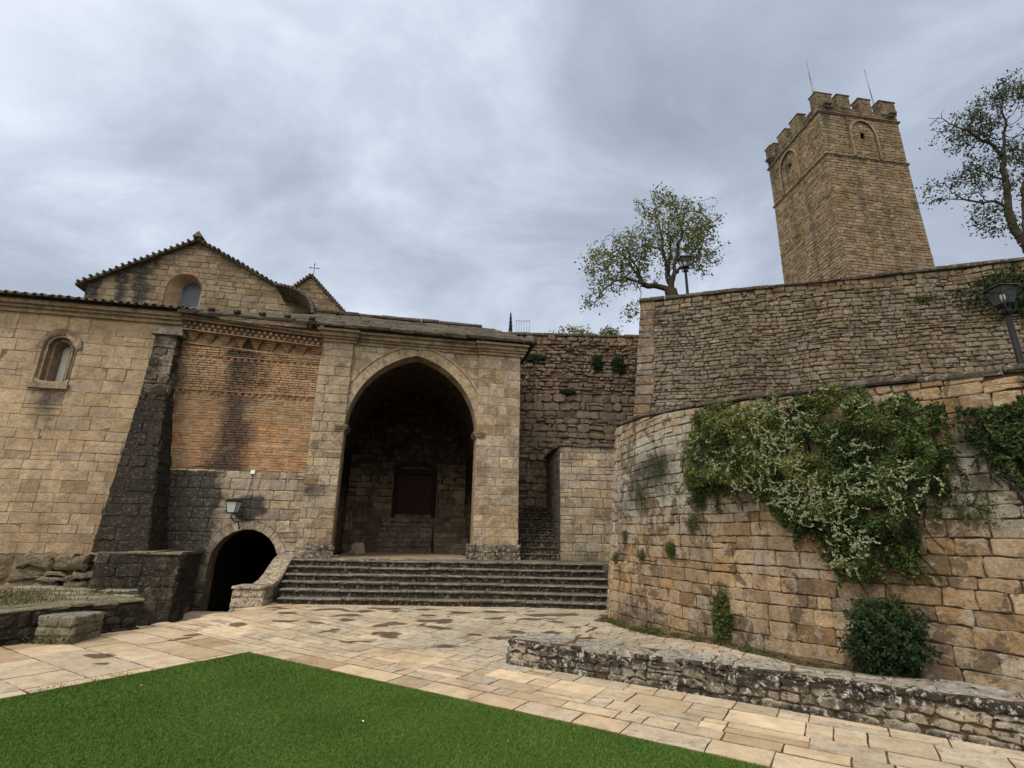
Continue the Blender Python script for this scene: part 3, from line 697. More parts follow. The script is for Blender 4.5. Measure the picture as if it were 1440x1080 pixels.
# --- porch: two pilasters, the pointed arch, cornice and slab roof
PM, PA, PS = -2.885, 1.755, 4.22; PR = 2.216; PC = PR - PA
def porch_hole(extra):
    r = PR + extra; a = PA + extra
    def h(p):
        u, v = p
        if v < .9: return None
        if v < PS: return (PM + math.copysign(a, u - PM), v) if abs(u - PM) < a - 1e-4 else None
        c = PM - PC if u >= PM else PM + PC
        d = math.hypot(u - c, v - PS)
        if d < r - 1e-4: k = r / max(d, .05); return (c + (u - c) * k, PS + (v - PS) * k)
        return None
    h.mid = PM
    return h
def pointed(extra, v0, n=14):
    r = PR + extra; tmax = math.acos(PC / r); P = [(PM - PA - extra, v0)]
    P += [(PM + PC - r * math.cos(tmax * i / n), PS + r * math.sin(tmax * i / n)) for i in range(n + 1)]
    P += [(PM - PC + r * math.cos(tmax * i / n), PS + r * math.sin(tmax * i / n)) for i in range(n - 1, -1, -1)]
    return P + [(PM + PA + extra, v0)]
def st_porch(u, v):
    s_ = .5 * smooth(6.2, 6.75, v) * (.6 + .8 * nz(u * 2, v)) + .35 * max(0, nz(u * 1.1 + 3, v * .5, 6)) + .3 * smooth(1.5, 1.0, v)
    if u < -4.6: s_ += .4 * smooth(2.9, 2.6, v) * smooth(2.2, 2.7, v) + .25 * max(0, nz(u * 2, v * 1.5, 2))
    return min(1, max(0, s_))
mb = MB()
PF = lambda u, v, w_: FF(u, v, w_ + .0)
kw = dict(gap=.010, jit=.004, cor=.016, bev=.010, hole=porch_hole(.33), stain=st_porch, wave=.02, tilt=.012, split=.1)
masonry(mb, FF, -4.72, -1.05, .97, 6.60, (.24, .34), (.3, .65), dep=(.010, .02), seed=81, grey=lambda u, v, r: max(0, min(.6, r.gauss(.12, .14))), **kw)
P1 = lambda u, v, w_: FF(u, v, w_ + .07)       # left pilaster, right pilaster stand proud
kw['hole'] = porch_hole(.0)
masonry(mb, lambda u, v, w_: FF(u, v, w_ + .09), BU1, -4.62, .97, 6.60, (.20, .30), (.24, .48), dep=(.01, .028), seed=82, grey=lambda u, v, r: max(0, min(.7, r.gauss(.25, .2))), **kw)
masonry(mb, lambda u, v, w_: FF(u, v, w_ + .09), -1.14, .06, .97, 6.62, (.22, .32), (.28, .55), dep=(.003, .009), seed=83, grey=lambda u, v, r: max(0, min(.7, r.gauss(.22, .16))), **kw)
slab(mb, FF, -1.14, .06, .9, 6.62, -.3, .088, 1, 1); slab(mb, FF, BU1, -4.63, .9, 6.6, -.3, .088, 1, 1)
# right flank of the porch, seen from the stair
PSF = lambda u, v, w_: FF(.05 + w_, v, .09 - u) if False else FF(.06 + w_, v, .1 - u)
masonry(mb, PSF, 0, 3.6, .6, 6.62, (.22, .32), (.28, .6), gap=.012, dep=(.006, .016), seed=84)
backing(mb, PSF, 0, 3.6, .4, 6.7, 1, .3, w=.001)
backing(mb, FF, -4.7, -1.05, .9, 6.7, 1, .09, porch_hole(.02), w=.002, stain=st_porch)
# voussoirs
rng = random.Random(9); N = 13
for side in (-1, 1):
    for lay, (ra, rb, dd) in enumerate(((0, .27, .035), (.28, .345, .06))):
        r0, r1 = PR + ra, PR + rb; tm = math.acos(PC / (PR + ra))
        for i in range(N):
            t0, t1 = tm * i / N + .0012, tm * (i + 1) / N - .0012; P = []
            for r_, ts in ((r0, (t0, (t0 + t1) / 2, t1)), (r1, (t1, (t0 + t1) / 2, t0))):
                for t in ts:
                    u = -PC + r_ * math.cos(t); u = max(u, .004); P.append((PM + side * u, PS + r_ * math.sin(t)))
            if side > 0: P = P[::-1]
            add_stone(mb, FF, P[::-1], dd + rng.uniform(-.002, .003), .004, rng, (.45 + .35 * rng.random(), .1, 0), st_porch)
pf = mb.build('porch_front', [M['porch'], M['mortar_pale']], church)
mb = MB()                                     # reveal (soffit) of the arch, stone by stone
A = pointed(0, .97, 22)
for i in range(len(A) - 1):
    p, q_ = A[i], A[i + 1]; L = math.hypot(q_[0] - p[0], q_[1] - p[1]); k = max(1, round(L / .3))
    for j in range(k):
        t0, t1 = j / k + .006, (j + 1) / k - .006; a = (p[0] + (q_[0] - p[0]) * t0, p[1] + (q_[1] - p[1]) * t0); b = (p[0] + (q_[0] - p[0]) * t1, p[1] + (q_[1] - p[1]) * t1)
        st_ = .12 * rng.random()
        mb.add([FF(a[0], a[1], .03), FF(b[0], b[1], .03), FF(b[0], b[1], -.52), FF(a[0], a[1], -.52)], [(3, 2, 1, 0)], 0, (rng.random(), .25, st_))
loft(mb, FF, [(p[0] + .004 * (1 if p[0] < PM else -1) * -1, p[1]) for p in A], .028, A, -.52, 1)
mb.build('arch_reveal', [M['moulding'], M['mortar']], church)
mb = MB()                                     # little imposts at the springing
for s_ in (-1, 1):
    mb = MB(); u = PM + s_ * PA
    for k, (p, h0, h1) in enumerate(((.03, -.10, -.04), (.07, -.04, .02), (.10, .02, .07))):
        slab(mb, FF, min(u - s_ * p, u + s_ * .22), max(u - s_ * p, u + s_ * .22), PS + h0, PS + h1, -.5, .10 + p * .6, 1, 0, (.3, .1, .35))
    mb.build('impost', M['moulding'], church)
mb = MB()                                     # weathered plinths
for (a, b) in ((-1.30, .14), (BU1 + .1, -4.55)):
    mb = MB(); rng = random.Random(int(-a * 10)); fr_ = lambda u, v, w_: FF(u, v, w_ + .09 + .05 * (1.45 - v))
    masonry(mb, fr_, a, b, .93, 1.36 if a > -2 else 1.28, (.2, .24), (.3, .6), gap=.01, dep=(.02, .05), jit=.01, cor=.03, bev=.025, seed=int(-a * 9), stain=lambda u, v: .5 + .3 * nz(u * 3, v * 3))
    slab(mb, FF, a + .02, b - .02, .9, 1.34 if a > -2 else 1.26, -.1, .10, 1, 0, (.5, .3, .4))
    mb.build('plinth', M['lowwall'], church)
mb = MB()                                     # moulded cornice breaking forward over the pilasters
for (a, b, dw) in ((BU1 - .02, -4.55, .09), (-4.55, -1.18, 0), (-1.18, .16, .09)):
    for k, (z0, z1, p) in enumerate(((6.56, 6.64, .07), (6.64, 6.70, .13), (6.70, 6.80, .20), (6.80, 6.86, .30))):
        slab(mb, FF, a - (.03 * k if dw else 0), b + (.035 * k if a > -2 else .03 * k * (1 if dw else 0)), z0 + .001 * k, z1, -.4, dw + p, 1, 0, (.3 + .1 * k, .15, .12 + .1 * (k % 2)))
mb.build('porch_cornice', M['moulding'], church)
# slab roof: front slope, hip on the right
def rfr(u, t, h):
    z = 6.93 + t * .50; off = .42 - t
    return FF(u, z + h * .9 + .02 * nz(u * 1.5, t * 2), off + h * .4)
mb = MB(); rng = random.Random(3)
for r in range(9):
    t = r * .36
    ur = .45 - max(0, (t - .2)) * .33
    u = -9.0 if r < 2 else (-6.6 if r < 5 else -6.2)
    while u < ur:
        l = min(rng.uniform(.35, .8), ur - u + .01)
        if l > .08:
            P = rect_poly(u + .01, u + l - .01, t + rng.uniform(-.05, .03), t + .44, rng, .018, .03); add_stone(mb, rfr, P, .05 + rng.uniform(0, .03), .015, rng, (rng.random(), rng.random() * .2, .1), base=-.03, tilt=.03)
        u += l
V = [rfr(-9.1, -.05, 0), rfr(.47, -.05, 0), rfr(-.55, 3.2, 0), rfr(-6.2, 3.2, 0)]
mb.add(V, [(0, 1, 2, 3)], 0, (.4, 0, .3))
E_ = [rfr(.47, -.05, 0), FF(.47, 6.95, -5.2), FF(-.55, 8.5, -4.5), rfr(-.55, 3.2, 0)]; mb.add(E_, [(0, 1, 2, 3)], 0, (.5, 0, .3))
mb.add([rfr(-6.2, 3.2, 0), rfr(-.55, 3.2, 0), FF(-.55, 8.5, -5.5), FF(-6.2, 8.5, -5.5)], [(0, 1, 2, 3)], 0, (.5, 0, .3))
copings(mb, lambda u, v, w_: FF(u, v, w_ - 2.75), -6.2, -.75, 8.52, .11, -.35, .2, (.4, .9), 12)
for u in np.arange(-8.9, -5.5, .62): mb.tube([FF(u, 7.06, .44), FF(u + .16, 7.07, .42)], .055, 6, 0, (.3, 0, .9))
mb.build('porch_roof', M['slab'], church)
# interior: side walls, pointed vault, floor, back wall with door and stair; shade is put into the colours
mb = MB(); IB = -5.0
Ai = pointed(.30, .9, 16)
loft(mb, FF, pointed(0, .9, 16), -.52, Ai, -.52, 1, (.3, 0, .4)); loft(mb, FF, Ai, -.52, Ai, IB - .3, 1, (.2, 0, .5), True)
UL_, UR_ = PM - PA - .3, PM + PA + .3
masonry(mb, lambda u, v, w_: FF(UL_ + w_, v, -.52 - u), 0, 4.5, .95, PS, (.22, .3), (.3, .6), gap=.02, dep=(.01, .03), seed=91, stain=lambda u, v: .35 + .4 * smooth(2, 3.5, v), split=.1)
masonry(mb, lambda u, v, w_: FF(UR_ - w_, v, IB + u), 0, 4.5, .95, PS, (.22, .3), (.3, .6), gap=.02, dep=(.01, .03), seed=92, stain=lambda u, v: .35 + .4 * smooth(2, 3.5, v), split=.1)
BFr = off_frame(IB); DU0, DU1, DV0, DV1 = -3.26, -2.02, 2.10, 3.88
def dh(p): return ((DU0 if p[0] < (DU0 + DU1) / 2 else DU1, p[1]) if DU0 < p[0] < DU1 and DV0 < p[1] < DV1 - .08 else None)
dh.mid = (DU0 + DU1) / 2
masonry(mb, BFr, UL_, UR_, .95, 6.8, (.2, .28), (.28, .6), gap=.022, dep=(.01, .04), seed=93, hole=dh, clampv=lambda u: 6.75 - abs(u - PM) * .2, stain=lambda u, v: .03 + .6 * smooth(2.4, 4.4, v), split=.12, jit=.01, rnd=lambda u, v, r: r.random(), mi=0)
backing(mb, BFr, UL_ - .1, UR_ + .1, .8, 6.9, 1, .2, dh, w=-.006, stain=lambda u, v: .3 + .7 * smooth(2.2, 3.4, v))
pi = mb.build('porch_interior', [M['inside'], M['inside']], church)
mb = MB(); Dm = (DU0 + DU1) / 2
A = [(DU0, DV0), (DU0, DV1 - .2), (DU0 + .1, DV1 - .05), (DU0 + .3, DV1), (DU1 - .3, DV1), (DU1 - .1, DV1 - .05), (DU1, DV1 - .2), (DU1, DV0)]
loft(mb, BFr, [(p[0] + (-.14 if p[0] < Dm else .14), p[1] + (.14 if p[1] > 3 else 0)) for p in A], .05, A, .05, 1, (.2, 0, .8)); loft(mb, BFr, A, .05, A, -.25, 1, (.2, 0, .85))
mb.add([BFr(p[0], p[1], -.2) for p in A], [tuple(range(8))], 2)
for i in range(9):
    u = DU0 + .08 + i * (DU1 - DU0 - .16) / 8; slab(mb, BFr, u - .014, u + .014, DV0 + .02, DV1 - .1, -.2, -.165, 1, 0)
for i in range(7):
    v = DV0 + .15 + i * .26; slab(mb, BFr, DU0 + .03, DU1 - .03, v - .014, v + .014, -.2, -.16, 1, 0)
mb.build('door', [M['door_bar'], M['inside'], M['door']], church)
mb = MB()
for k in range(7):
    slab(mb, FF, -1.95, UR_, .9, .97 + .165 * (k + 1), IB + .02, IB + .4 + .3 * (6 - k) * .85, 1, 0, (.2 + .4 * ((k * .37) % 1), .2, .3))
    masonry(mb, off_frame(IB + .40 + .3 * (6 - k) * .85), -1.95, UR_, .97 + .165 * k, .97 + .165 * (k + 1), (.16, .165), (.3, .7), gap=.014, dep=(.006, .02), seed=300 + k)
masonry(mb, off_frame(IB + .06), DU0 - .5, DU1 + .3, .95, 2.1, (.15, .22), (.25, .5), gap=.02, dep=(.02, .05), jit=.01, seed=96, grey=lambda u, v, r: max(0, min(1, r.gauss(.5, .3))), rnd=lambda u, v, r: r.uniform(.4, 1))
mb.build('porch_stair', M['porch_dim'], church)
mb = MB(); slab(mb, FF, -4.62, -1.15, .70, .985, IB - .3, .14, 1, 0, (.7, .3, 0)); mb.build('porch_floor', M['porch'], church)

# --- steps and landing in front of the porch
ST0, ST1 = (-4.86, 11.62), (2.25, 11.79)
sa = math.atan2(ST1[1] - ST0[1], ST1[0] - ST0[0]); SL = math.hypot(ST1[0] - ST0[0], ST1[1] - ST0[1])
ct, st2 = math.cos(sa), math.sin(sa)
def stf(u, b, z):                            # u along, b back
    bow = -.10 * math.sin(math.pi * min(1, max(0, u / SL))) * 0
    drop = -.25 * smooth(SL - 2.2, SL, u) * (1 - b / 1.4 if b < 1.4 else 0)
    return (ST0[0] + ct * u - st2 * (b + drop), ST0[1] + st2 * u + ct * (b + drop), z)
stair = empty('entrance_steps', stf(SL / 2, 0, 0), 'wide flight of six dark lichened stone steps below the porch', 'steps')
rng = random.Random(77)
NR = 6; rise = (.965 - .11) / NR; tread = .235
for k in range(NR):
    mb = MB(); u = -.05 * 0; z1 = .11 + rise * (k + 1); b0 = k * tread
    back = tread + .12 if k < NR - 1 else 1.6
    u = -.08 * k
    while u < SL:
        l = min(rng.uniform(.7, 1.5), SL - u + .01)
        if l < .1: break
        n = max(3, int(l / .12)); V = []; F = []; dz, db, r_ = rng.uniform(-.012, .012), rng.uniform(-.018, .018), rng.random()
        for i in range(n + 1):
            uu = u + .006 + (l - .012) * i / n; j = lambda a=.011: rng.uniform(-a, a); wv = .02 * nz(uu * 1.7, k * 3.1) + .012 * nz(uu * 6, k * 1.7)
            V += [stf(uu, b0 + .05 + db + wv, z1 - rise - .06), stf(uu, b0 + .045 + db + j() + wv, z1 - .06), stf(uu, b0 + .012 + db + j() + wv, z1 - .05), stf(uu, b0 - .005 + db + j() + wv, z1 - .022 + dz), stf(uu, b0 + .02 + db + j() + wv, z1 + dz + j(.005) + wv * .4), stf(uu, b0 + back, z1 + dz * .3 + j(.004))]
        for i in range(n):
            for q_ in range(5): F.append((i * 6 + q_, i * 6 + 6 + q_, i * 6 + 7 + q_, i * 6 + 1 + q_))
        F.append((5, 4, 3, 2, 1, 0)); F.append(tuple(n * 6 + q_ for q_ in range(6)))
        A = []
        for i in range(n + 1): A += [(r_, 0, .8), (r_, 0, .75), (r_, 0, .62), (r_, .35, .22), (r_, .35, .20), (r_, .1, .6)]  # risers and inner treads darkened, edges lightened: shading put into the colour
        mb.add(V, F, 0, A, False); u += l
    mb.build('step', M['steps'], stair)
mb = MB(); mb.box((0, 1.5, .3), (SL + .7, 3.2, .952), 0, (.6, .4, .2), lambda x, y, z: stf(x, y, z)); mb.build('landing', M['steps'], stair)

# sloping stone parapet and end block left of the steps
par = empty('stair_parapet', (-5.25, 11.6, 0), 'low sloping stone parapet with square end block beside tunnel arch', 'parapet')
def gxy(x, y, z): return (x, y, z)
mb = MB()
BP = line_frame((-5.62, 11.22), 3)
masonry(mb, BP, 0, .62, -.3, .44, (.15, .21), (.25, .4), gap=.012, dep=(.01, .025), jit=.008, cor=.03, bev=.02, seed=101)
masonry(mb, lambda u, v, w_: BP(.62 + w_, v, -u), 0, .5, -.3, .44, (.15, .21), (.25, .4), gap=.012, dep=(.01, .025), jit=.008, seed=102)
masonry(mb, lambda u, v, w_: BP(-w_, v, -.5 + u), 0, .5, -.3, .44, (.15, .21), (.25, .4), gap=.012, dep=(.01, .025), jit=.008, seed=103)
slab(mb, BP, .01, .61, -.3, .44, -.5, -.002, 1, 0, (.3, .3, .4)); copings(mb, BP, -.02, .64, .44, .055, -.5, .035, (.3, .4), 104)
mb.build('end_block', M['lowwall'], par)
mb = MB()
def slope(u, v, w_): return (-5.38 + .03 * u - .22 * smooth(0, 1.7, u) + w_, 11.62 + u, v)
ztop = lambda u: .46 + .55 * smooth(-.1, 1.6, u)
slab(mb, slope, 0, 1.7, -.3, lambda u: ztop(u) - .06, -.02, .33, 10, 0, (.4, .2, .5))
copings(mb, lambda u, v, w_: slope(u, v, w_), 0, 1.65, lambda u: ztop(u) - .06, .09, -.05, .38, (.4, .55), 105)
copings(mb, lambda u, v, w_: slope(u, v, -w_ + .33), 0, 1.65, lambda u: ztop(u) - .061, .089, -.05, .38, (.4, .55), 105)
mb.build('sloping_coping', M['lowwall'], par)

# side stair rising between porch and small wall, against the back wall
ss = empty('side_stair', (.75, 14.4, .97), 'narrow dark flight of stone steps climbing between porch flank and small wall', 'steps')
for k in range(9):
    mb = MB(); y0 = 14.35 + k * .29; z1 = 1.12 + k * .165; V = []; n = 8; rng = random.Random(k)
    for i in range(n + 1):
        x = .12 + 1.32 * i / n; j = lambda: rng.uniform(-.012, .012)
        V += [(x, y0 + .04, z1 - .2), (x, y0 + .03 + j(), z1 - .05), (x, y0 + j(), z1 - .02), (x, y0 + .025, z1 + j() * .5), (x, y0 + .6 if k < 8 else 17.1, z1)]
    F = [(i * 5 + q_, i * 5 + 5 + q_, i * 5 + 6 + q_, i * 5 + 1 + q_) for i in range(n) for q_ in range(4)]
    A = []
    for i in range(n + 1): A += [(.3, 0, .95), (.3, 0, .9), (.4, .1, .7), (.5, .3, .45), (.4, .1, .7)]  # same shading in the colour: dark risers, lighter tread edges
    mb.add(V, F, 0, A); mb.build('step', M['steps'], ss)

# small wall right of the stair
SW = line_frame((1.37, 14.31), 4)
sw = empty('side_wall', (2.1, 14.4, .9), 'small squared-stone wall with dark coping between narrow stair and rounded bastion', 'wall')
mb = MB()
masonry(mb, SW, 0, 2.3, .7, 4.0, (.17, .27), (.26, .55), gap=.012, dep=(.01, .025), jit=.005, bev=.012, seed=111, wave=.02, split=.2, grey=lambda u, v, r: max(0, min(.9, r.gauss(.45, .2))),
        stain=lambda u, v: max(0, .08 + .5 * nz(u * 2, v * 2) + .35 * smooth(1.3, .95, v) + .3 * smooth(3.7, 4, v)))
masonry(mb, lambda u, v, w_: SW(-w_, v, -2.6 + u), 0, 2.6, .7, 4.0, (.17, .27), (.26, .55), gap=.012, dep=(.006, .02), seed=112, stain=lambda u, v: .7)
backing(mb, SW, 0, 2.3, .5, 4.0, 1, .3, w=.002); backing(mb, lambda u, v, w_: SW(-w_, v, -2.6 + u), 0, 2.6, .5, 4, 1, .3, w=.002); slab(mb, SW, .02, 2.3, .5, 3.98, -2.6, -.02, 1, 1)
mb.build('masonry', [M['porch'], M['mortar']], sw)
mb = MB(); copings(mb, SW, -.06, 2.3, 4.0, .09, -.4, .07, (.4, .8), 113); slab(mb, SW, -.09, .3, 4.005, 4.085, -2.62, -.3, 1, 0, (.3, 0, .6)); mb.build('coping', M['coping'], sw)

# ================================================================ back retaining wall
BW = line_frame((-.45, 17.05), .6)
bw = empty('retaining_wall', (2, 17, 2), 'tall dark rubble retaining wall behind porch and narrow stair', 'wall')
mb = MB()
def st_back(u, v): return min(1, max(0, .12 + .45 * nz(u * .9, v * .8, 5) + .5 * smooth(.35, .1, abs(v - 6.7 - .25 * nz(u * .8, 2))) * max(0, .3 + nz(u * 1.2, v)) + .35 * smooth(.3, .05, abs(v - 5.9)) * max(0, nz(u, 9) + .3)))
masonry(mb, BW, 0, 5.7, 1.6, 8.42, lambda v: (.18, .30) if v < 6.2 else (.10, .18), lambda v: (.26, .58) if v < 6.2 else (.16, .40), gap=.024, dep=(.012, .10), jit=.016, cor=.05, bev=.024, seed=121, wave=.08, split=.25, tilt=.12, stain=st_back,
        grey=lambda u, v, r: max(0, min(1, r.gauss(.45, .25) - .3 * smooth(3.6, 2.5, v) - .45 * smooth(7.6, 8.0, v))), rnd=lambda u, v, r: r.random(), drop=.02)
backing(mb, BW, 0, 5.7, 1.4, 8.45, 1, .4, w=.0); slab(mb, BW, 0, 5.7, 1.4, 8.44, -.7, -.03, 1, 1)
mb.build('masonry', [M['back'], M['mortar_dark']], bw)
mb = MB(); copings(mb, BW, 0.2, 5.7, 8.42, .11, -.6, .08, (.5, 1.0), 122); mb.build('coping', M['coping'], bw)

# ================================================================ upper rubble wall
UW = line_frame((3.92, 14.36), -17)
uw = empty('upper_wall', (8, 13, 3), 'long grey rubble terrace wall under the tower, above the bastion', 'wall')
upL = lambda v: -.05 + (v - 8.5) * .11
def UWb(u, v, w_):                            # battered left end
    t = max(0, 1 - u / 3.0); return UW(u + t * (8.55 - v) * -.11, v, w_ + (8.5 - v) * .03)
mb = MB()
def st_up(u, v): return min(1, max(0, .08 + .5 * nz(u * .5, v * .5, 3) + .3 * smooth(8.1, 8.5, v) * max(0, nz(u * 1.5, 3) + .3) + .5 * smooth(9.6, 10.6, u) * smooth(6.2, 7.2, v)))
masonry(mb, UWb, .42, 14, 2.6, 8.5, lambda v: (.075, .155), (.12, .34), gap=.014, dep=(.006, .055), jit=.010, cor=.028, bev=.018, seed=131, wave=.10, split=.14, tilt=.1, stain=st_up,
        grey=lambda u, v, r: max(0, min(1, r.gauss(.45, .22) - .5 * smooth(8.05, 8.3, v) + .25 * nz(u * .6, v * .6) + .2 * smooth(3, .5, u))))
rng = random.Random(6); v = 2.6
while v < 8.45:                               # pale quoins at the left end
    h = min(rng.uniform(.15, .33), 8.5 - v); l = rng.choice((.42, .44, .47, .5))
    add_stone(mb, UWb, rect_poly(0, l, v + .006, v + h - .008, rng, .008, .025), .05, .02, rng, (rng.random(), rng.uniform(.2, .8) if v < 7.6 else .1, max(0, rng.gauss(.05, .12)))); v += h
backing(mb, UWb, 0, 14, 2.4, 8.52, 1, .5, w=-.012); slab(mb, UWb, 0.02, 14, 2.4, 8.5, -.6, -.02, 10, 1)
slab(mb, lambda u, v, w_: (3.92 + .3 * u, 14.39 + u, v), .0, 2.6, 2.4, 8.5, 0, .01, 1, 1)
mb.build('masonry', [M['upper'], M['mortar_dark']], uw)
mb = MB(); copings(mb, UW, -.05, 14, 8.5, .10, -.5, .09, (.5, 1.1), 132); mb.build('coping', M['coping'], uw)

# ================================================================ rounded bastion
CP = [(1.87, 10.58), (2.40, 8.75), (3.0, 7.35), (3.62, 6.2), (4.25, 5.35), (4.95, 4.65), (6.2, 3.75), (8, 2.9)]
def catmull(P, n=24):
    P = [np.array(p, float) for p in P]; P = [2 * P[0] - P[1]] + P + [2 * P[-1] - P[-2]]; o = []
    for i in range(1, len(P) - 2):
        for k in range(n):
            t = k / n; a, b, c, d = P[i - 1:i + 3]
            o.append(.5 * ((2 * b) + (-a + c) * t + (2 * a - 5 * b + 4 * c - d) * t * t + (-a + 3 * b - 3 * c + d) * t ** 3))
    o.append(P[-2]); return np.array(o)
class Curve:
    def __init__(s, CP):
        s.C = catmull(CP); s.S = np.concatenate([[0], np.cumsum(np.linalg.norm(np.diff(s.C, axis=0), axis=1))])
        T = np.gradient(s.C, axis=0); s.T = T / np.linalg.norm(T, axis=1)[:, None]; s.L = float(s.S[-1])
        s.cx = s.C.tolist(); s.tx = s.T.tolist(); s.sx = s.S.tolist()
    def at(s, u):
        import bisect
        i = min(max(bisect.bisect(s.sx, u) - 1, 0), len(s.cx) - 2); t = (u - s.sx[i]) / (s.sx[i + 1] - s.sx[i])
        p, q_ = s.cx[i], s.cx[i + 1]; a, b = s.tx[i], s.tx[i + 1]; tt = min(1, max(0, t))
        return p[0] + (q_[0] - p[0]) * t, p[1] + (q_[1] - p[1]) * t, a[0] + (b[0] - a[0]) * tt, a[1] + (b[1] - a[1]) * tt
    def frame(s, batter=0):
        def f(u, v, w_):
            x, y, tx, ty = s.at(u); ww = w_ - (batter(u) if callable(batter) else batter) * v; return (x + ty * ww, y - tx * ww, v)
        return f
BC = Curve(CP); BF = BC.frame(lambda u: .05 + .05 * smooth(1.6, 0, u))
btop = lambda u: float(np.interp(u, [0, .5, 3, 4.15, 4.92, 6, 6.8, 9], [3.86, 3.80, 3.58, 3.46, 3.37, 3.27, 3.22, 3.2]))
bas = empty('bastion_wall', (2.6, 8.4, .2), 'rounded ochre stone bastion wall overgrown by a flowering creeper', 'wall')
mb = MB()
def st_bas(u, v):
    s_ = .30 * max(0, nz(u * 1.2, v * 1.2, 2)) + .55 * smooth(.5, 1.1, u) * smooth(2.8, 2.0, u) * smooth(1.9, 2.5, v) * smooth(3.2, 2.8, v)
    s_ += .55 * max(0, nz(u * .9 + 5, v * 1.1, 7)) * smooth(3.0, 2.0, v) + .3 * smooth(5.8, 6.3, u) * smooth(1.6, 2.1, v) * smooth(3.0, 2.7, v)
    s_ += .28 * smooth(.45, .15, v - .2)
    return min(1, max(0, s_))
def gr_bas(u, v, r):
    g_ = 1.0 * smooth(1.4, 2.3, v - .25 * (u > 3)) * smooth(4.6, 2.6, u) + .75 * smooth(5.6, 6.0, u) * smooth(1.6, 1.9, v) * smooth(2.9, 2.5, v) - .6 * smooth(3.2, 3.5, v)
    return max(0, min(1, g_ + r.gauss(.08, .16)))
masonry(mb, BF, 0.0, 9.2, .0, 3.95, lambda v: (.11, .20), lambda v: (.15, .36) if v > 1.8 else (.20, .50), gap=.008, dep=(.010, .026), jit=.006, cor=.014, bev=.011, seed=141, clampv=lambda u: btop(u) - .01, stain=st_bas, grey=gr_bas, wave=.035, split=.04, tilt=.02, seg=.12)
rng = random.Random(61); v = .05
while v < 3.7:                                # quoin edge
    h = min(rng.uniform(.2, .32), 3.8 - v)
    add_stone(mb, lambda u, v_, w_: BF(max(0, u), v_, w_ - max(0, -u)), rect_poly(-.32, rng.choice((.18, .34)), v + .006, v + h - .008, rng, .006, .02), .045, .018, rng, (.5 + .5 * rng.random(), .55 if v > 1.2 else .15, 0), base=-.06); v += h
backing(mb, BF, 0, 9.2, -.2, 4, 1, .25, None, lambda u: btop(u), -.012)
V = []
slab(mb, BF, 0, 9.2, -.2, lambda u: btop(u) - .03, -.5, -.03, 30, 1)
EL = lambda u, v, w_: (1.87 + .30 * u - w_ + .09 * v, 10.58 + u, v)      # hidden return towards the small wall
masonry(mb, EL, .05, 3.9, -.2, 3.78, (.13, .2), (.2, .45), gap=.01, dep=(.012, .03), jit=.006, seed=143, stain=lambda u, v: .3 + .3 * nz(u, v), grey=lambda u, v, r: .4)
slab(mb, EL, 0.05, 3.9, -.2, 3.78, -.5, -.02, 4, 1)
mb.build('masonry', [M['bastion'], M['mortar_dark']], bas)
mb = MB(); copings(mb, BF, -.04, 9.2, btop, .07, -.42, .05, (.35, .8), 142); mb.build('coping', M['coping'], bas)

# ================================================================ low wall in front, paving, lawn, terraces
LP = [(0.02, 7.36), (1.21, 6.68), (2.17, 6.08), (3.21, 5.39), (4.19, 4.74), (5.5, 3.88), (7.5, 2.6)]
LC = Curve(LP); LF = LC.frame(.02)
ltop = lambda u: float(np.interp(u, [0, 2, 5, 9], [.30, .315, .35, .36]))
lw = empty('low_wall', (1.2, 6.9, 0), 'knee-high lichen-blotched stone wall along the paved walk, right', 'wall')
lw['label'] = 'knee-high black and white lichened stone wall curving along the bastion foot'
mb = MB()
stl = lambda u, v: min(1, max(0, .40 + .5 * nz(u * 1.6, v * 3, 2) + .55 * smooth(.19, .27, v) + .35 * smooth(.08, .0, v)))  # black upper band is staining; darker foot is shadow put into the colour
kw = dict(gap=.010, jit=.010, cor=.03, bev=.014, seg=.10, stain=stl, tilt=.08, split=.3, dep=(.014, .042), grey=lambda u, v, r: max(0, min(1, r.gauss(.2, .25))))
masonry(mb, LF, 0, 9, -.05, .36, (.075, .13), (.12, .38), seed=151, clampv=lambda u: ltop(u) + .0, wave=.03, **kw)
endf = lambda u, v, w_: (lambda q: (q[0] - .84 * w_, q[1] + .52 * w_, q[2]))(LF(0, v, -.5 + u))
masonry(mb, endf, 0, .5, -.05, ltop(0), (.12, .18), (.2, .45), seed=152, **kw)
backing(mb, LF, 0, 9, -.1, .4, 1, .1, None, ltop, -.010); slab(mb, LF, .02, 9, -.1, lambda u: ltop(u) - .02, -.5, -.02, 30, 1)
masonry(mb, lambda u, v, w_: LF(u, ltop(u) - .02 + w_, -v), 0, 9, .0, .5, (.45, .5), (.3, .7), seed=153, **{**kw, 'stain': lambda u, v: max(0, .1 + .35 * nz(u * 2, v * 3, 9)), 'dep': (.014, .022), 'grey': lambda u, v, r: max(0, min(1, r.gauss(.7, .2)))})
mb.build('masonry', [M['lowwall'], M['mortar_dark']], lw)

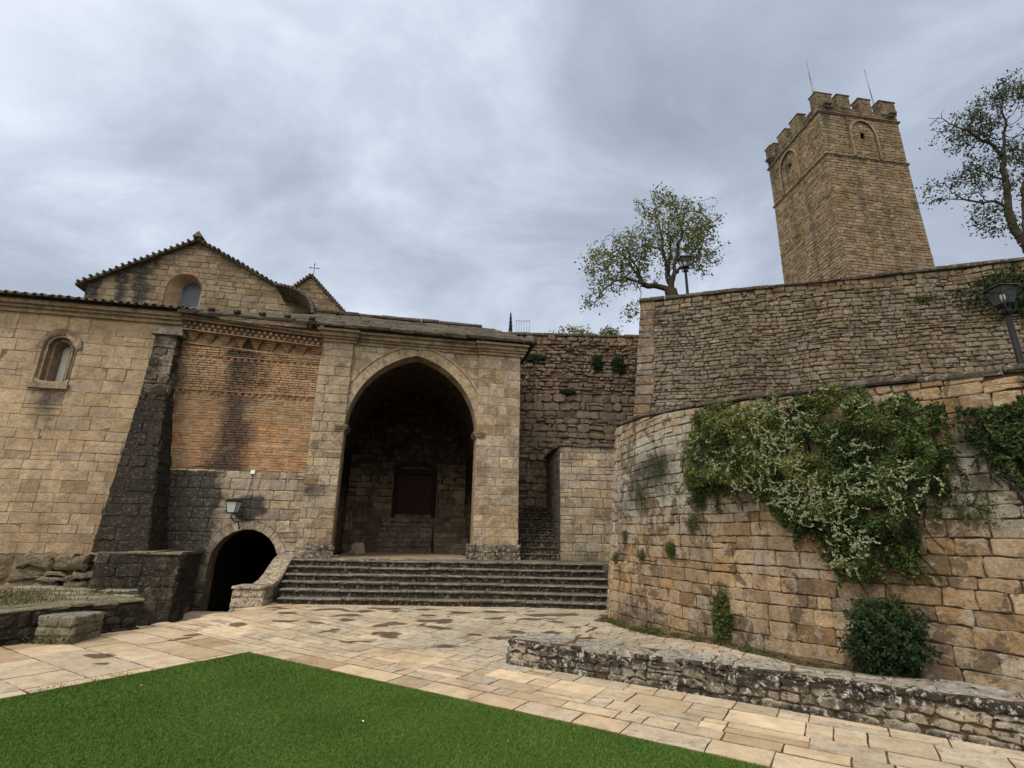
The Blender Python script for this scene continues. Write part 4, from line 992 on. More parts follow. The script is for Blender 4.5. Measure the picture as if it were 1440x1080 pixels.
L0 = (-3.53, 7.77); AX = (.85, -.527); BX = (.527, .85)
def toXY(u, v): return (L0[0] + AX[0] * u + BX[0] * v, L0[1] + AX[1] * u + BX[1] * v)
def near(C, x, y):
    d = (C.C[:, 0] - x) ** 2 + (C.C[:, 1] - y) ** 2; i = int(d.argmin()); t = C.T[i]
    return float(C.S[i]), float((x - C.C[i, 0]) * t[1] - (y - C.C[i, 1]) * t[0]), i      # arc length, signed offset (+ towards the square)
def ground_h(x, y): return .12 * smooth(8.2, 11.4, y) * smooth(-6.1, -4.9, x)
def strip_h(x, y):
    s_, o_, i = near(LC, x, y)
    return ground_h(x, y) + (.24 if s_ > 0 else 0) * smooth(-.0, 2.4, s_) * (1 - .0)
def side(x, y):
    s_, o_, i = near(LC, x, y); bs, bo, bi = near(BC, x, y)
    if bo < -.05 and y < 11: return None
    if i == 0 or o_ > 0: return 'square'
    return 'strip'
def PFx(u, v, w_): x, y = toXY(u, v); return (x, y, ground_h(x, y) + w_)
def SFx(u, v, w_): x, y = toXY(u, v); return (x, y, strip_h(x, y) + w_)
def pit(x, y): return y > 8.95 and (x - (-6.14)) * 2.33 - (y - 9.27) * .99 < .0
damp = []
rng = random.Random(15)
for (x, y, r_) in ((-3.0, 9.2, .17), (-1.9, 9.0, .2), (-1.3, 10.1, .24), (-2.2, 9.7, .13), (-3.5, 11.1, .16), (-4.2, 10.6, .14), (-3.0, 10.5, .17), (-3.9, 9.9, .13), (-.9, 10.9, .2), (-.2, 11.1, .2), (.5, 10.8, .17), (1.1, 10.9, .22), (-1.7, 11.2, .18),
                   (-.3, 10.4, .15), (-2.4, 11.2, .14), (-.8, 8.35, .15), (-4.6, 9.6, .15), (-5.3, 7.4, .16), (-4.9, 7.0, .10), (-5.0, 8.8, .13), (-2.7, 11.3, .13), (.9, 10.2, .12), (-4.5, 11.0, .12), (.2, 9.4, .12), (-1.5, 10.6, .12)):
    damp.append((x, y, r_))
for _ in range(30):
    x, y = rng.uniform(-5.2, 1.2), rng.uniform(8.3, 11.4); damp.append((x, y, rng.uniform(.05, .13)))
def dampf(u, v):
    x, y = toXY(u, v); m = 0
    for (a, b, r_) in damp:
        if abs(x - a) < .6 and abs(y - b) < .6:
            d = math.hypot((x - a) * .75, (y - b) * 1.2) + .16 * nz(x * 3.4, y * 4.4, 1) + .10 * nz(x * 10, y * 13, 2); m = max(m, smooth(r_ * 1.35, r_ * .45, d))
    return m
def old(u, v, r):
    x, y = toXY(u, v)
    return max(0, min(1, r.gauss(.22, .28) + .42 * smooth(-4.5, -2.5, x) * smooth(7.2, 8.5, y) + .30 * smooth(.9, 1.6, v) * smooth(0, 2, u) - .3 * smooth(-2, -3, u)))
def pave(mb, fr, u0, u1, v0, v1, ch, cl, seed, keep, sub=.11, **k):
    """flags with a subdivided top so that damp hollows have their own outline"""
    rng = random.Random(seed); v = v0
    while v < v1 - .02:
        h = min(rng.uniform(*ch), v1 - v); u = u0 - rng.uniform(0, .5)
        while u < u1:
            l = rng.uniform(*cl); a, b = max(u, u0), min(u + l, u1); u += l
            if b - a < .06 or h < .05: continue
            cells = [(a, b, v, v + h)]
            if k.get('split') and rng.random() < k['split'] and h > .26: t = rng.uniform(.4, .6); cells = [(a, b, v, v + h * t), (a, b, v + h * t, v + h)]
            for (a_, b_, c_, d_) in cells:
                if not keep((a_ + b_) / 2, (c_ + d_) / 2): continue
                g_ = rng.uniform(.006, .013); a2, b2, c2, d2 = a_ + g_ * .75, b_ - g_ * .75, c_ + g_ * 1.35, d_ - g_ * 1.35
                nx, ny = max(2, int((b2 - a2) / sub)), max(2, int((d2 - c2) / sub)); V = []; A = []; F = []
                z = rng.uniform(.002, .006); tx, ty = rng.uniform(-.004, .004), rng.uniform(-.004, .004); r_, gr = rng.random(), old((a_ + b_) / 2, (c_ + d_) / 2, rng)
                j = k.get('jit', .0035)
                for q_ in range(ny + 1):
                    for p in range(nx + 1):
                        uu = a2 + (b2 - a2) * p / nx; vv = c2 + (d2 - c2) * q_ / ny; ed = p in (0, nx) or q_ in (0, ny)
                        if ed: uu += rng.gauss(0, j); vv += rng.gauss(0, j)
                        dm = dampf(uu, vv); A.append((r_, gr, dm))
                        V.append(fr(uu, vv, z + tx * (uu - a_) + ty * (vv - c_) - (.001 if ed else 0) - .002 * dm))
                for q_ in range(ny):
                    for p in range(nx): i = q_ * (nx + 1) + p; F.append((i, i + 1, i + nx + 2, i + nx + 1))
                m = len(V); rim = [p for p in range(nx + 1)] + [(q_ + 1) * (nx + 1) - 1 for q_ in range(1, ny + 1)] + [ny * (nx + 1) + p for p in range(nx - 1, -1, -1)] + [q_ * (nx + 1) for q_ in range(ny - 1, 0, -1)]
                for i in rim: V.append((V[i][0], V[i][1], V[i][2] - .03)); A.append((r_, gr, A[i][2]))
                for i in range(len(rim)): i2 = (i + 1) % len(rim); F.append((rim[i], m + i, m + i2, rim[i2]))
                mb.add(V, F, 0, A, False)
        v += h
mb = MB()
keepA = lambda u, v: (lambda x, y: side(x, y) == 'square' and not pit(x, y) and y < 12.3 and x > -13)(*toXY(u, v))
pave(mb, PFx, .0, 11, .0, .34, (.33, .34), (.45, .95), 201, keepA)
pave(mb, PFx, -9, -.0, -6, .34, (.42, .62), (.5, 1.1), 202, keepA, jit=.004)
pave(mb, PFx, -9, 11, .34, 7.5, (.20, .42), (.18, .66), 203, keepA, split=.4)
flags = tag(mb.build('paving', M['paving']), kind='structure')
mb = MB(); V = []; F = []; nx, ny = 150, 150
for j in range(ny + 1):
    for i in range(nx + 1):
        x, y = -13 + 22 * i / nx, -3 + 16.5 * j / ny; z = ground_h(x, y) - .0035
        if pit(x, y) and y < 13.6: z = -.42
        V.append((x, y, z))
for j in range(ny):
    for i in range(nx): a = j * (nx + 1) + i; F.append((a, a + 1, a + nx + 2, a + nx + 1))
mb.add(V, F); tag(mb.build('ground_bed', M['soil']), kind='structure')
mb = MB()                                       # sunken threshold in front of the tunnel
slab(mb, lambda u, v, w_: (-5.2 - u * .99 / 2.53, 11.55 - u * 2.33 / 2.53, v) if w_ > .5 else (-5.35 - u * .99 / 2.53, 11.6 - u * 2.33 / 2.53, v), 0, 2.4, -.5, -.02, 0, 1, 6, 0, (.4, .4, .2))
for i in range(5):
    for j in range(7):
        x, y = -9 + i * .78, 9.2 + j * .62
        if pit(x + .3, y + .3): mb.box((x, y, -.42), (x + .76, y + .6, -.31 + .01 * ((i * 3 + j) % 3)), 0, (.2 + .1 * ((i + j) % 4), .7, .15))
mb.box((-7.3, 12.25, -.36), (-6.0, 12.75, -.2), 0, (.6, .5, 0)); tag(mb.build('sunken_path', M['paving']), kind='structure')
mb = MB()
keepS = lambda u, v: (lambda x, y: side(x, y) == 'strip' and near(LC, x, y)[1] < -.42)(*toXY(u, v))
pave(mb, SFx, 2.0, 13, .6, 5.5, (.13, .20), (.16, .34), 204, keepS, sub=.2)
V = []; F = []; n = 60
for i in range(n + 1):
    t = i / n; x0, y0, tx, ty = LC.at(LC.L * t * .93); x1, y1, sx_, sy_ = BC.at(BC.L * t * .93); x0, y0 = x0 - ty * .3, y0 + tx * .3
    for k in range(9): x, y = x0 + (x1 - x0) * k / 8, y0 + (y1 - y0) * k / 8; V.append((x, y, strip_h(x, y) - .006))
for i in range(n):
    for k in range(8): a = i * 9 + k; F.append((a, a + 9, a + 10, a + 1))
mb.add(V, F, 1); tag(mb.build('cobbled_strip', [M['paving'], M['soil']]), kind='structure')

# lawn of short synthetic pile with its own backing
def lawn_xy(u, v): return toXY(u, -v)
mb = MB(); mb.add([toXY(.03, -.03) + (.0,), toXY(.03, -9) + (.0,), toXY(12, -9) + (.0,), toXY(12, -.03) + (.0,)], [(0, 1, 2, 3)]); tag(mb.build('lawn', M['turfbase']), kind='structure')
rs = np.random.RandomState(4); NB = 560000
uu = rs.uniform(.022, 9.2, NB * 2); vv = rs.uniform(.022, 7.0, NB * 2)
X = L0[0] + AX[0] * uu - BX[0] * vv; Y = L0[1] + AX[1] * uu - BX[1] * vv
kp = (Y > 1.7) & (np.abs(X) < 1.15 * Y + .8); wgt = rs.uniform(size=len(X)) < np.clip(3.2 / np.maximum(Y, 1), .45, 1); kp &= wgt
X, Y = X[kp][:NB], Y[kp][:NB]; n = len(X); th = rs.uniform(0, 6.283, n); hgt = rs.uniform(.007, .016, n) * (1 + .25 * np.sin(X * 3.1) * np.sin(Y * 2.7)); wd = .0012 + .00085 * Y * rs.uniform(.7, 1.2, n) * .5
ln = rs.normal(0, .008, (n, 2)); ln[:, 0] += .004
base = np.stack([X, Y, np.full(n, .002)], 1); sd_ = np.stack([np.cos(th) * wd, np.sin(th) * wd, np.zeros(n)], 1); tip = base + np.stack([ln[:, 0], ln[:, 1], hgt], 1)
edge_ = (np.abs((X - L0[0]) * BX[0] + (Y - L0[1]) * BX[1]) < .02)
quads('lawn_grass', np.stack([base - sd_, base + sd_, tip], 1), np.clip(rs.beta(2, 2.4, n) + .12 * np.sin(X * 5) * np.sin(Y * 4.1), 0, 1), M['turf'])['kind'] = 'stuff'

# left terrace with its dry-stone front and short wall
tr = empty('terrace_wall', (-6.6, 8.8, 0), 'dark mossy dry-stone edge of the raised grass terrace, left', 'wall'); tr['label'] = 'dark dry-stone retaining edge of the small raised grass terrace below the buttress'
TF = line_frame((-9.0, 4.78), math.degrees(math.atan2(9.27 - 4.78, -6.14 + 9.0)))
mb = MB(); LT = math.hypot(9.27 - 4.78, 2.86)
masonry(mb, TF, 1.5, LT, -.45, .42, (.10, .17), (.2, .55), gap=.02, dep=(.0, .06), jit=.012, cor=.04, bev=.03, seed=161, split=.2, tilt=.1, stain=lambda u, v: min(1, max(0, .72 + .4 * nz(u * 2, v * 4))), seg=.14)
endT = lambda u, v, w_: TF(LT + w_, v, -u)
masonry(mb, endT, 0, 1.6, -.45, .42, (.10, .17), (.2, .5), gap=.02, dep=(.0, .05), jit=.012, seed=162, stain=lambda u, v: .8)
backing(mb, TF, 0, LT, -.5, .43, 1, .3, w=0); backing(mb, endT, 0, 1.6, -.5, .43, 1, .3, w=0)
mb.build('masonry', [M['black'], M['black_joint']], tr)
mb = MB(); copings(mb, TF, 1.5, LT + .03, .415, .045, -.5, .03, (.3, .8), 163, jit=.016); mb.build('coping', M['mossy'], tr)
mb = MB(); rng = random.Random(2); V = []; F = []; n = 24
for j in range(n + 1):
    for i in range(n + 1):
        x0, y0, _ = TF(LT * i / n, 0, -.3); tx, ty = -1, .5; x = x0 + (-15 - x0) * (j / n) ** 1.3 if False else x0 - 9 * (j / n); y = y0 + 6.5 * (j / n)
        V.append((x, y, .45 - .2 * j / n + .02 * nz(x * 2, y * 2)))
for j in range(n):
    for i in range(n): a = j * (n + 1) + i; F.append((a, a + 1, a + n + 2, a + n + 1))
mb.add(V, F, 0, (.3, 0, 0))
tag(mb.build('terrace_ground', M['earth']), kind='structure')
mb = MB(); rng = random.Random(21)              # worn slabs set in the terrace
for (x, y, a, b) in ((-7.35, 9.55, .5, .28), (-8.2, 10.3, .7, .3), (-8.9, 11.3, .9, .3), (-7.9, 11.2, .6, .35), (-9.9, 11.6, .9, .35), (-7.0, 10.0, .5, .3), (-10.6, 11.1, .8, .3)):
    add_stone(mb, lambda u, v, w_: (x + u, y + v, .42 - .028 * (y - 8.5) + w_), rect_poly(-a / 2, a / 2, -b / 2, b / 2, rng, .02, .06, .15), .05, .02, rng, (rng.random(), .6, .1))
tag(mb.build('terrace_slabs', M['lowwall']), kind='structure')
rs = np.random.RandomState(9); n = 9000
X = rs.uniform(-11, -6.4, n); Y = rs.uniform(7.6, 11.4, n); kp = ((X + 6.3) * .85 - (Y - 9.27) * .54 < -.5) & (((X + 8.6) / 1.9) ** 2 + ((Y - 9.5) / 1.5) ** 2 < 1 + .5 * rs.normal(size=n)); X, Y = X[kp], Y[kp]; n = len(X)
th = rs.uniform(0, 6.28, n); b0 = np.stack([X, Y, .44 - .028 * (Y - 8.5)], 1); sdv = np.stack([np.cos(th), np.sin(th), 0 * th], 1) * .008
quads('terrace_grass', np.stack([b0 - sdv, b0 + sdv, b0 + np.stack([rs.normal(0, .02, n), rs.normal(0, .02, n), rs.uniform(.03, .08, n)], 1)], 1), rs.uniform(.2, .9, n), M['leafW'])['kind'] = 'stuff'
fw = empty('short_wall', (-6.5, 8.1, 0), 'short low wall ending in a pale square stone block beside the lawn, left', 'wall'); fw['label'] = 'low bench-like stone wall ending in a squared grey-green block in front of the terrace'
FWr = line_frame((-6.74, 8.05), 0)
mb = MB()
for f_, a, b in ((FWr, 0, .52), (lambda u, v, w_: FWr(.52 + w_, v, -u), 0, .55), (lambda u, v, w_: FWr(-w_, v, -.55 + u), 0, .55)):
    masonry(mb, f_, a, b, -.03, .35, (.12, .135), (.25, .5), gap=.012, dep=(.01, .02), jit=.006, cor=.02, bev=.018, seed=int(171 + b * 100), stain=lambda u, v: max(0, .25 + .3 * nz(u * 3, v * 3)))
slab(mb, FWr, .005, .515, -.03, .35, -.55, -.004, 1, 0, (.4, .3, .3)); masonry(mb, lambda u, v, w_: FWr(u, .345 + w_, -v), -.02, .54, -.02, .57, (.29, .30), (.5, .6), gap=.008, dep=(.012, .02), seed=175, grey=lambda u, v, r: .5)
mb.build('end_block', M['mossy'], fw)
mb = MB(); FW2 = line_frame((-10.2, 9.55), math.degrees(math.atan2(8.25 - 9.55, -6.74 + 10.2))); LL = math.hypot(3.46, 1.3)
masonry(mb, FW2, 0, LL, -.03, .27, (.12, .17), (.25, .6), gap=.012, dep=(.005, .03), jit=.01, cor=.03, bev=.02, seed=176, stain=lambda u, v: .45 + .4 * nz(u * 2, v * 3), split=.15)
slab(mb, FW2, 0, LL, -.03, .27, -.35, 0, 1, 0, (.3, .2, .5)); masonry(mb, lambda u, v, w_: FW2(u, .265 + w_, -v), 0, LL, -.02, .36, (.37, .38), (.35, .8), gap=.012, dep=(.01, .03), jit=.01, seed=177, grey=lambda u, v, r: .5)
mb.build('masonry', M['mossy'], fw)

# terraces behind the walls, far ground
mb = MB()
def poly_prism(mb, P, z0, z1, mi=0):
    n = len(P); mb.add([(x, y, z0) for x, y in P] + [(x, y, z1) for x, y in P], [tuple(range(n, 2 * n))] + [(i, (i + 1) % n, n + (i + 1) % n, n + i) for i in range(n)], mi, (.5, 0, 0))
bx_ = [BC.at(u) for u in np.linspace(0, 9.2, 24)]
poly_prism(mb, [(x - ty * .45 * 1, y + tx * .45) for x, y, tx, ty in bx_] + [(18, 4), (18, 10.4), (4.3, 14.6), (3.5, 14.4), (3.0, 12.5)], 0.0, 2.75)
tag(mb.build('bastion_terrace', M['earth']), kind='structure')
mb = MB(); poly_prism(mb, [(-.2, 17.4), (4.6, 17.4), (4.5, 14.9), (17.6, 10.9), (30, 10), (70, 30), (70, 80), (-40, 80), (-10, 40), (-.7, 20.5)], 4.0, 7.7)
tag(mb.build('upper_terrace', M['dryground']), kind='structure')
mb = MB(); mb.add([(-900, -900, -.6), (900, -900, -.6), (900, 900, -.6), (-900, 900, -.6)], [(0, 1, 2, 3)]); tag(mb.build('ground', M['dryground']), kind='structure')

# ================================================================ tower
TK = .75
def tp(x, y, z): return (x * TK, y * TK, 1.6 + (z - 1.6) * TK)
tc_, tl_, tr_ = tp(26.3, 36.0, 0)[:2], tp(25.6, 43.4, 0)[:2], tp(34.05, 37.15, 0)[:2]
tb_ = (tl_[0] + tr_[0] - tc_[0], tl_[1] + tr_[1] - tc_[1])
TZ = 7.5; zs2, zs1, zpar, zmer = 1.6 + 31.5 * TK, 1.6 + 35.92 * TK, 1.6 + 36.7 * TK, 1.6 + 38.15 * TK
twr = empty('square_tower', (tc_[0], tc_[1], TZ), 'tall square tan stone castle tower with battlements rising above the terrace wall', 'tower')
def edge_frame(p, q_, batter=.012):
    L = math.hypot(q_[0] - p[0], q_[1] - p[1]); d = ((q_[0] - p[0]) / L, (q_[1] - p[1]) / L)
    def f(u, v, w_):
        k = batter * max(0, zs2 - v); uu = u + (u / L - .5) * 2 * k; ww = w_ + k
        return (p[0] + d[0] * uu + d[1] * ww, p[1] + d[1] * uu - d[0] * ww, v)
    return f, L
faces_ = [edge_frame(tc_, tr_), edge_frame(tl_, tc_), edge_frame(tr_, tb_), edge_frame(tb_, tl_)]
mb = MB()
stT = lambda u, v: min(1, max(0, .42 * smooth(.12, .5, nz(u * 1.3, v * .09, 5)) + .25 * nz(u * .5, v * .35, 3) + .5 * smooth(zpar - .9, zpar, v) * max(0, .5 + nz(u * 1.5, 2)) + .25 * smooth(zs2, zs1, v)))
mids = {}
for i, (f, L) in enumerate(faces_):
    um = L * (.50 if i == 0 else .40); vm = zs2 + 1.75; mids[i] = (um, vm)
    sl_ = lambda p, um=um, vm=vm: ((um + math.copysign(.16, p[0] - um), p[1]) if abs(p[0] - um) < .16 and abs(p[1] - vm) < .30 else None)
    sl0 = sl_
    def sl_(p, f_=sl0): return f_(p)
    sl_.mid = um
    if i < 2:
        masonry(mb, f, 0, L, TZ + 4, zpar, (.16, .26), (.24, .62), gap=.013, dep=(.012, .045), jit=.010, cor=.03, bev=.025, seed=211 + i, hole=sl_, stain=stT, wave=.05, split=.06, tilt=.06, seg=9, grey=lambda u, v, r: max(0, min(.5, r.gauss(.1, .12))))
        backing(mb, f, 0, L, zs2 - .2, zpar, 1, .09, sl_, w=.005); backing(mb, f, 0, L, TZ - 2, zs2 - .2, 1, .8, None, w=.005)
    else: backing(mb, f, 0, L, TZ - 2, zpar, 0, .8, None, w=.0)
mb.add([(p[0], p[1], zpar - .6) for p in (tc_, tr_, tb_, tl_)], [(0, 1, 2, 3)], 0, (.3, .2, .4))
for f, L in faces_: slab(mb, f, 0, L, zpar - .7, zpar, -.4, 0, 1, 0, (.5, 0, .3))
mb.build('shaft', [M['tower'], M['mortar_dark']], twr)
for zc, ex in ((zs2, .10), (zs1, .12)):
    mb = MB()
    for f, L in faces_: slab(mb, f, -.0 - ex, L, zc - .07, zc, -.1, ex, 1, 0, (.3, .1, .45)); slab(mb, f, -ex * .6, L, zc - .15, zc - .07, -.1, ex * .6, 1, 0, (.3, .1, .5))
    mb.build('string_course', M['tower'], twr)
for i in (0, 1):
    f, L = faces_[i]; um, vm = mids[i]; mb = MB(); a = 1.02; v0, vs_ = zs2, zs2 + 1.75
    A, B2 = round_arch(um, a, v0, vs_, 20, 1.25), round_arch(um, a - .16, v0, vs_, 20, 1.09)
    loft(mb, f, A, .04, A, .15, 0, (.3, 0, .3)); loft(mb, f, A, .15, B2, .15, 0, (.5, 0, .15)); loft(mb, f, B2, .15, B2, .04, 0, (.2, 0, .6))
    mb.build('blind_arch', M['tower'], twr)
    mb = MB(); mb.box((um - .2, vm - .34, -.6), (um + .2, vm + .34, -.38), 0, (.5, 0, 1), lambda a_, b_, c_: f(a_, b_, c_))
    loft(mb, f, [(um - .17, vm - .31), (um - .17, vm + .31), (um + .17, vm + .31), (um + .17, vm - .31), (um - .17, vm - .31)], .012, [(um - .155, vm - .295), (um - .155, vm + .295), (um + .155, vm + .295), (um + .155, vm - .295), (um - .155, vm - .295)], -.4, 0, (.3, 0, .7))
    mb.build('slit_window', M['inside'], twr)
rng = random.Random(14)
for i, (f, L) in enumerate(faces_):
    n = 4
    for k in range(n if i != 1 else n):
        if i == 1 and k == n - 1: continue
        wd = 1.18 if (k == 0 and i == 0) or k == n - 1 else .90
        u0 = (L - 1.1) * k / (n - 1) if n > 1 else 0
        if i == 1: u0 = (L - 1.3) * k / (n - 1)
        mb = MB(); h = zmer - zpar + rng.uniform(-.08, .08); zb = zpar - .02
        ff = lambda u, v, w_: f(u, v, w_)
        slab(mb, f, u0 + .01, u0 + wd - .01, zb, zb + h - .1, -.55, .01, 1, 0, (.4, .1, .3))
        masonry(mb, f, u0, u0 + wd, zb, zb + h - .1, (.24, .34), (.3, .6), gap=.02, dep=(.015, .04), jit=.01, seed=220 + 10 * i + k, seg=9, stain=lambda u, v: .42)
        masonry(mb, lambda u, v, w_: f(u0 - w_, v, -.55 + u), 0, .55, zb, zb + h - .1, (.24, .34), (.3, .5), gap=.02, dep=(.01, .03), jit=.01, seed=221 + 10 * i + k, seg=9, stain=lambda u, v: .5)
        masonry(mb, lambda u, v, w_: f(u0 + wd + w_, v, -u), 0, .55, zb, zb + h - .1, (.24, .34), (.3, .5), gap=.02, dep=(.01, .03), jit=.01, seed=222 + 10 * i + k, seg=9, stain=lambda u, v: .5)
        V = [f(u0 - .05, zb + h - .1, .07), f(u0 + wd + .05, zb + h - .1, .07), f(u0 + wd + .05, zb + h - .1, -.62), f(u0 - .05, zb + h - .1, -.62), f(u0 - .04, zb + h - .02, .05), f(u0 + wd + .04, zb + h - .02, .05), f(u0 + wd + .04, zb + h - .02, -.6), f(u0 - .04, zb + h - .02, -.6), f(u0 + wd * .5, zb + h + .12, -.28)]
        mb.add(V, [(3, 2, 1, 0), (0, 1, 5, 4), (1, 2, 6, 5), (2, 3, 7, 6), (3, 0, 4, 7), (4, 5, 8), (5, 6, 8), (6, 7, 8), (7, 4, 8)], 0, (rng.random(), .3, .55))
        mb.build('merlon', M['tower'], twr)
for (a, b) in (((26.47, 36.4, 39.3), (26.35, 36.4, 43.6)), ((33.3, 38.2, 38.3), (33.05, 38.2, 44.7))):
    mb = MB(); p, q_ = tp(*a), tp(*b); mb.tube([p, (p[0] * .55 + q_[0] * .45, p[1] * .55 + q_[1] * .45, p[2] * .55 + q_[2] * .45)], .05, 6); mb.tube([(p[0] * .55 + q_[0] * .45, p[1] * .55 + q_[1] * .45, p[2] * .55 + q_[2] * .45), q_], .03, 6); mb.build('lightning_rod', M['zinc'], twr)
for (i, u) in ((0, .55), (0, None), (1, .45)):
    f, L = faces_[i]; u = L - .55 if u is None else u; mb = MB()
    for k in range(3): slab(mb, f, u - .16 - .05 * k, u + .16 + .05 * k, zs1 + .05 + .17 * k, zs1 + .22 + .17 * k, 0, .12 + .12 * k, 1, 0, (.3, .1, .55))
    mb.build('corbel', M['tower'], twr)
# ================================================================ trees
def px3(x, y, Y):                               # design-time sightline: a point at forward distance Y
    d = cam.matrix_world.to_3x3() @ Vector(((x - 720) / 720, -(y - 540) / 720, -1)); t = Y / d.y
    return Vector((d.x * t, Y, 1.6 + d.z * t))
def tree(name, label, limbs, blobs, seed, leafmat, nleaf, lsize, trunk_r, group, natt=700, step=.19, kill=.27, infl=3.0, org=None, bad=None, tip=.0075, jl=.13):
    rs = np.random.RandomState(seed); nodes = []; par = []
    def nid(p):
        for i, q_ in enumerate(nodes):
            if (Vector(q_) - p).length < .03: return i
        return None
    for L in limbs:
        prev = nid(L[0])
        if prev is None: nodes.append(tuple(L[0])); par.append(-1); prev = len(nodes) - 1
        for a, b in zip(L[:-1], L[1:]):
            k = max(1, int((b - a).length / step))
            for i in range(1, k + 1):
                p = a.lerp(b, i / k)
                if i < k: p = p + Vector(rs.normal(0, .025, 3))
                nodes.append(tuple(p)); par.append(prev); prev = len(nodes) - 1
    nlimb = len(nodes); att = []
    tot = sum(b[3] for b in blobs)
    for (c, r, ry, wgt) in blobs:
        n = int(natt * wgt / tot); d = rs.normal(size=(n, 3)); d /= np.linalg.norm(d, axis=1)[:, None]; d *= rs.uniform(.2, 1, (n, 1)) ** .5 * np.array([1 + .55 * mnoise.noise(Vector(x) * 2.2 + Vector(tuple(c)) * 3) for x in d])[:, None]
        att.append(np.array(c) + d * np.array([r[0], ry, r[1]]))
    att = np.concatenate(att); N = np.array(nodes); alive = np.ones(len(att), bool)
    for it in range(90):
        if not alive.any(): break
        A = att[alive]; D = np.linalg.norm(A[:, None] - N[None], axis=2); j = D.argmin(1); dm = D[np.arange(len(A)), j]; ok = dm < infl
        if not ok.any(): break
        acc = {}
        for a, jj in zip(A[ok], j[ok]): v = a - N[jj]; acc.setdefault(int(jj), []).append(v / (np.linalg.norm(v) + 1e-6))
        new = []
        for jj, vs_ in acc.items():
            d = np.mean(vs_, 0) + rs.normal(0, .22, 3); d /= np.linalg.norm(d) + 1e-6; new.append(N[jj] + d * step); par.append(jj)
        N = np.concatenate([N, np.array(new)]); D = np.linalg.norm(att[:, None] - np.array(new)[None], axis=2).min(1); alive &= D > kill
        if len(N) > 6500: break
    n = len(N); rad = np.zeros(n); ch = np.zeros(n, int)
    for i in range(n - 1, -1, -1):
        r_ = max(rad[i] ** (1 / 2.3) if rad[i] > 0 else 0, tip); rad[i] = r_
        if par[i] >= 0: rad[par[i]] += r_ ** 2.3; ch[par[i]] += 1
    # (children always follow their parents, so one backward pass is enough)
    rad = np.minimum(rad * (trunk_r / rad[0]) ** (np.clip(rad / rad[0], 0, 1)), trunk_r)
    org = tuple(N[0]) if org is None else org
    t = empty(name, org, label, 'tree', group)
    mb = MB()
    for i in range(n):
        if par[i] >= 0: mb.tube([tuple(N[par[i]]), tuple(N[i])], [min(rad[par[i]], rad[i] * 1.35 + .004), rad[i]], 7 if rad[i] > .05 else 4, cap=False)
    mb.build('trunk', M['bark'], t)
    tw = np.where(rad < .028)[0]; tw = tw[tw >= nlimb * .5]; idx = tw[rs.randint(0, len(tw), nleaf)]
    # uneven density: whole sprays are leafier than others
    dens = np.array([mnoise.noise(Vector(N[i]) * .9) for i in idx]); kp = dens + rs.normal(0, .2, len(idx)) > -.16; idx = idx[kp]
    C = N[idx] + rs.normal(0, jl, (len(idx), 3)); V = leaves(C, lsize, rs, up=.1, aspect=.52)
    col = np.clip(.45 + .55 * np.array([mnoise.noise(Vector(c) * .7 + Vector((9, 2, 1))) for c in C]) + rs.normal(0, .2, len(C)), 0, 1)
    quads('crown', V, col, leafmat, t); return t
Y1 = 18.0; p = lambda x, y, d=0: px3(x, y, Y1 + d)
b0 = p(949, 430); b1 = p(943, 408)
k1 = 18 / 735
limbs = [[b0, b1, p(926, 403, .1), p(905, 400, -.1), p(896, 385), p(884, 366, -.2), p(868, 352, -.3)], [p(905, 400, -.1), p(882, 391, -.4), p(862, 396, -.6), p(845, 412, -.7), p(836, 428, -.8)],
         [b1, p(937, 385, .2), p(934, 360, .3), p(930, 330, .2), p(922, 300, .3)], [b1, p(947, 388, -.2), p(951, 365, -.3), p(958, 330, -.2), p(962, 295)], [p(947, 388, -.2), p(962, 370, .4), p(980, 345, .6), p(994, 320, .7)], [p(896, 385), p(901, 360, .5), p(912, 340, .7)]]
def blob(x, y, rx, ry, dy, w_, d=0): c = p(x, y, d); return (tuple(c), (rx * k1, ry * k1), dy, w_)
blobs = [blob(955, 322, 62, 64, 1.5, 10), blob(962, 345, 48, 38, 1.3, 4), blob(930, 300, 40, 40, 1.0, 3), blob(858, 372, 46, 46, 1.1, 5), blob(838, 412, 26, 36, .7, 2.6, -.6), blob(888, 438, 14, 16, .4, .8, -.3), blob(893, 368, 40, 36, .9, 3.2), blob(905, 335, 34, 34, .9, 2.4), blob(985, 355, 36, 40, 1.0, 2.2)]
limbs.append([b1, p(941, 380, .5), p(943, 350, .7), p(940, 318, .8), p(944, 280, .8)]); limbs.append([p(905, 400, -.1), p(893, 372, .4), p(876, 345, .5), p(858, 330, .5)])
limbs.append([p(896, 399, -.1), p(902, 412, -.3), p(898, 428, -.4)])
tree('forked_tree', 'loose green tree with leaning forked trunk behind corner of rubble wall', limbs, blobs, 5, M['leafA'], 11500, .12, .24, 'trees on the terrace', natt=1500)
Y1 = 16.0; k1 = 16 / 735
r0 = p(1462, 372); r1 = p(1440, 340)
limbs = [[r0, r1, p(1424, 318), p(1417, 290), p(1414, 255, .2), p(1411, 220, .3), p(1412, 185, .4)], [p(1417, 290), p(1400, 283, -.3), p(1375, 284, -.4), p(1348, 276, -.5)], [p(1411, 220, .3), p(1390, 200, 0), p(1362, 184, -.2), p(1335, 174, -.3)], [r1, p(1441, 310, .4), p(1438, 270, .6), p(1446, 230, .7), p(1458, 190, .7)],
         [p(1414, 255, .2), p(1390, 244), p(1362, 236, .2)], [r1, p(1470, 320), p(1500, 290), p(1530, 250)]]
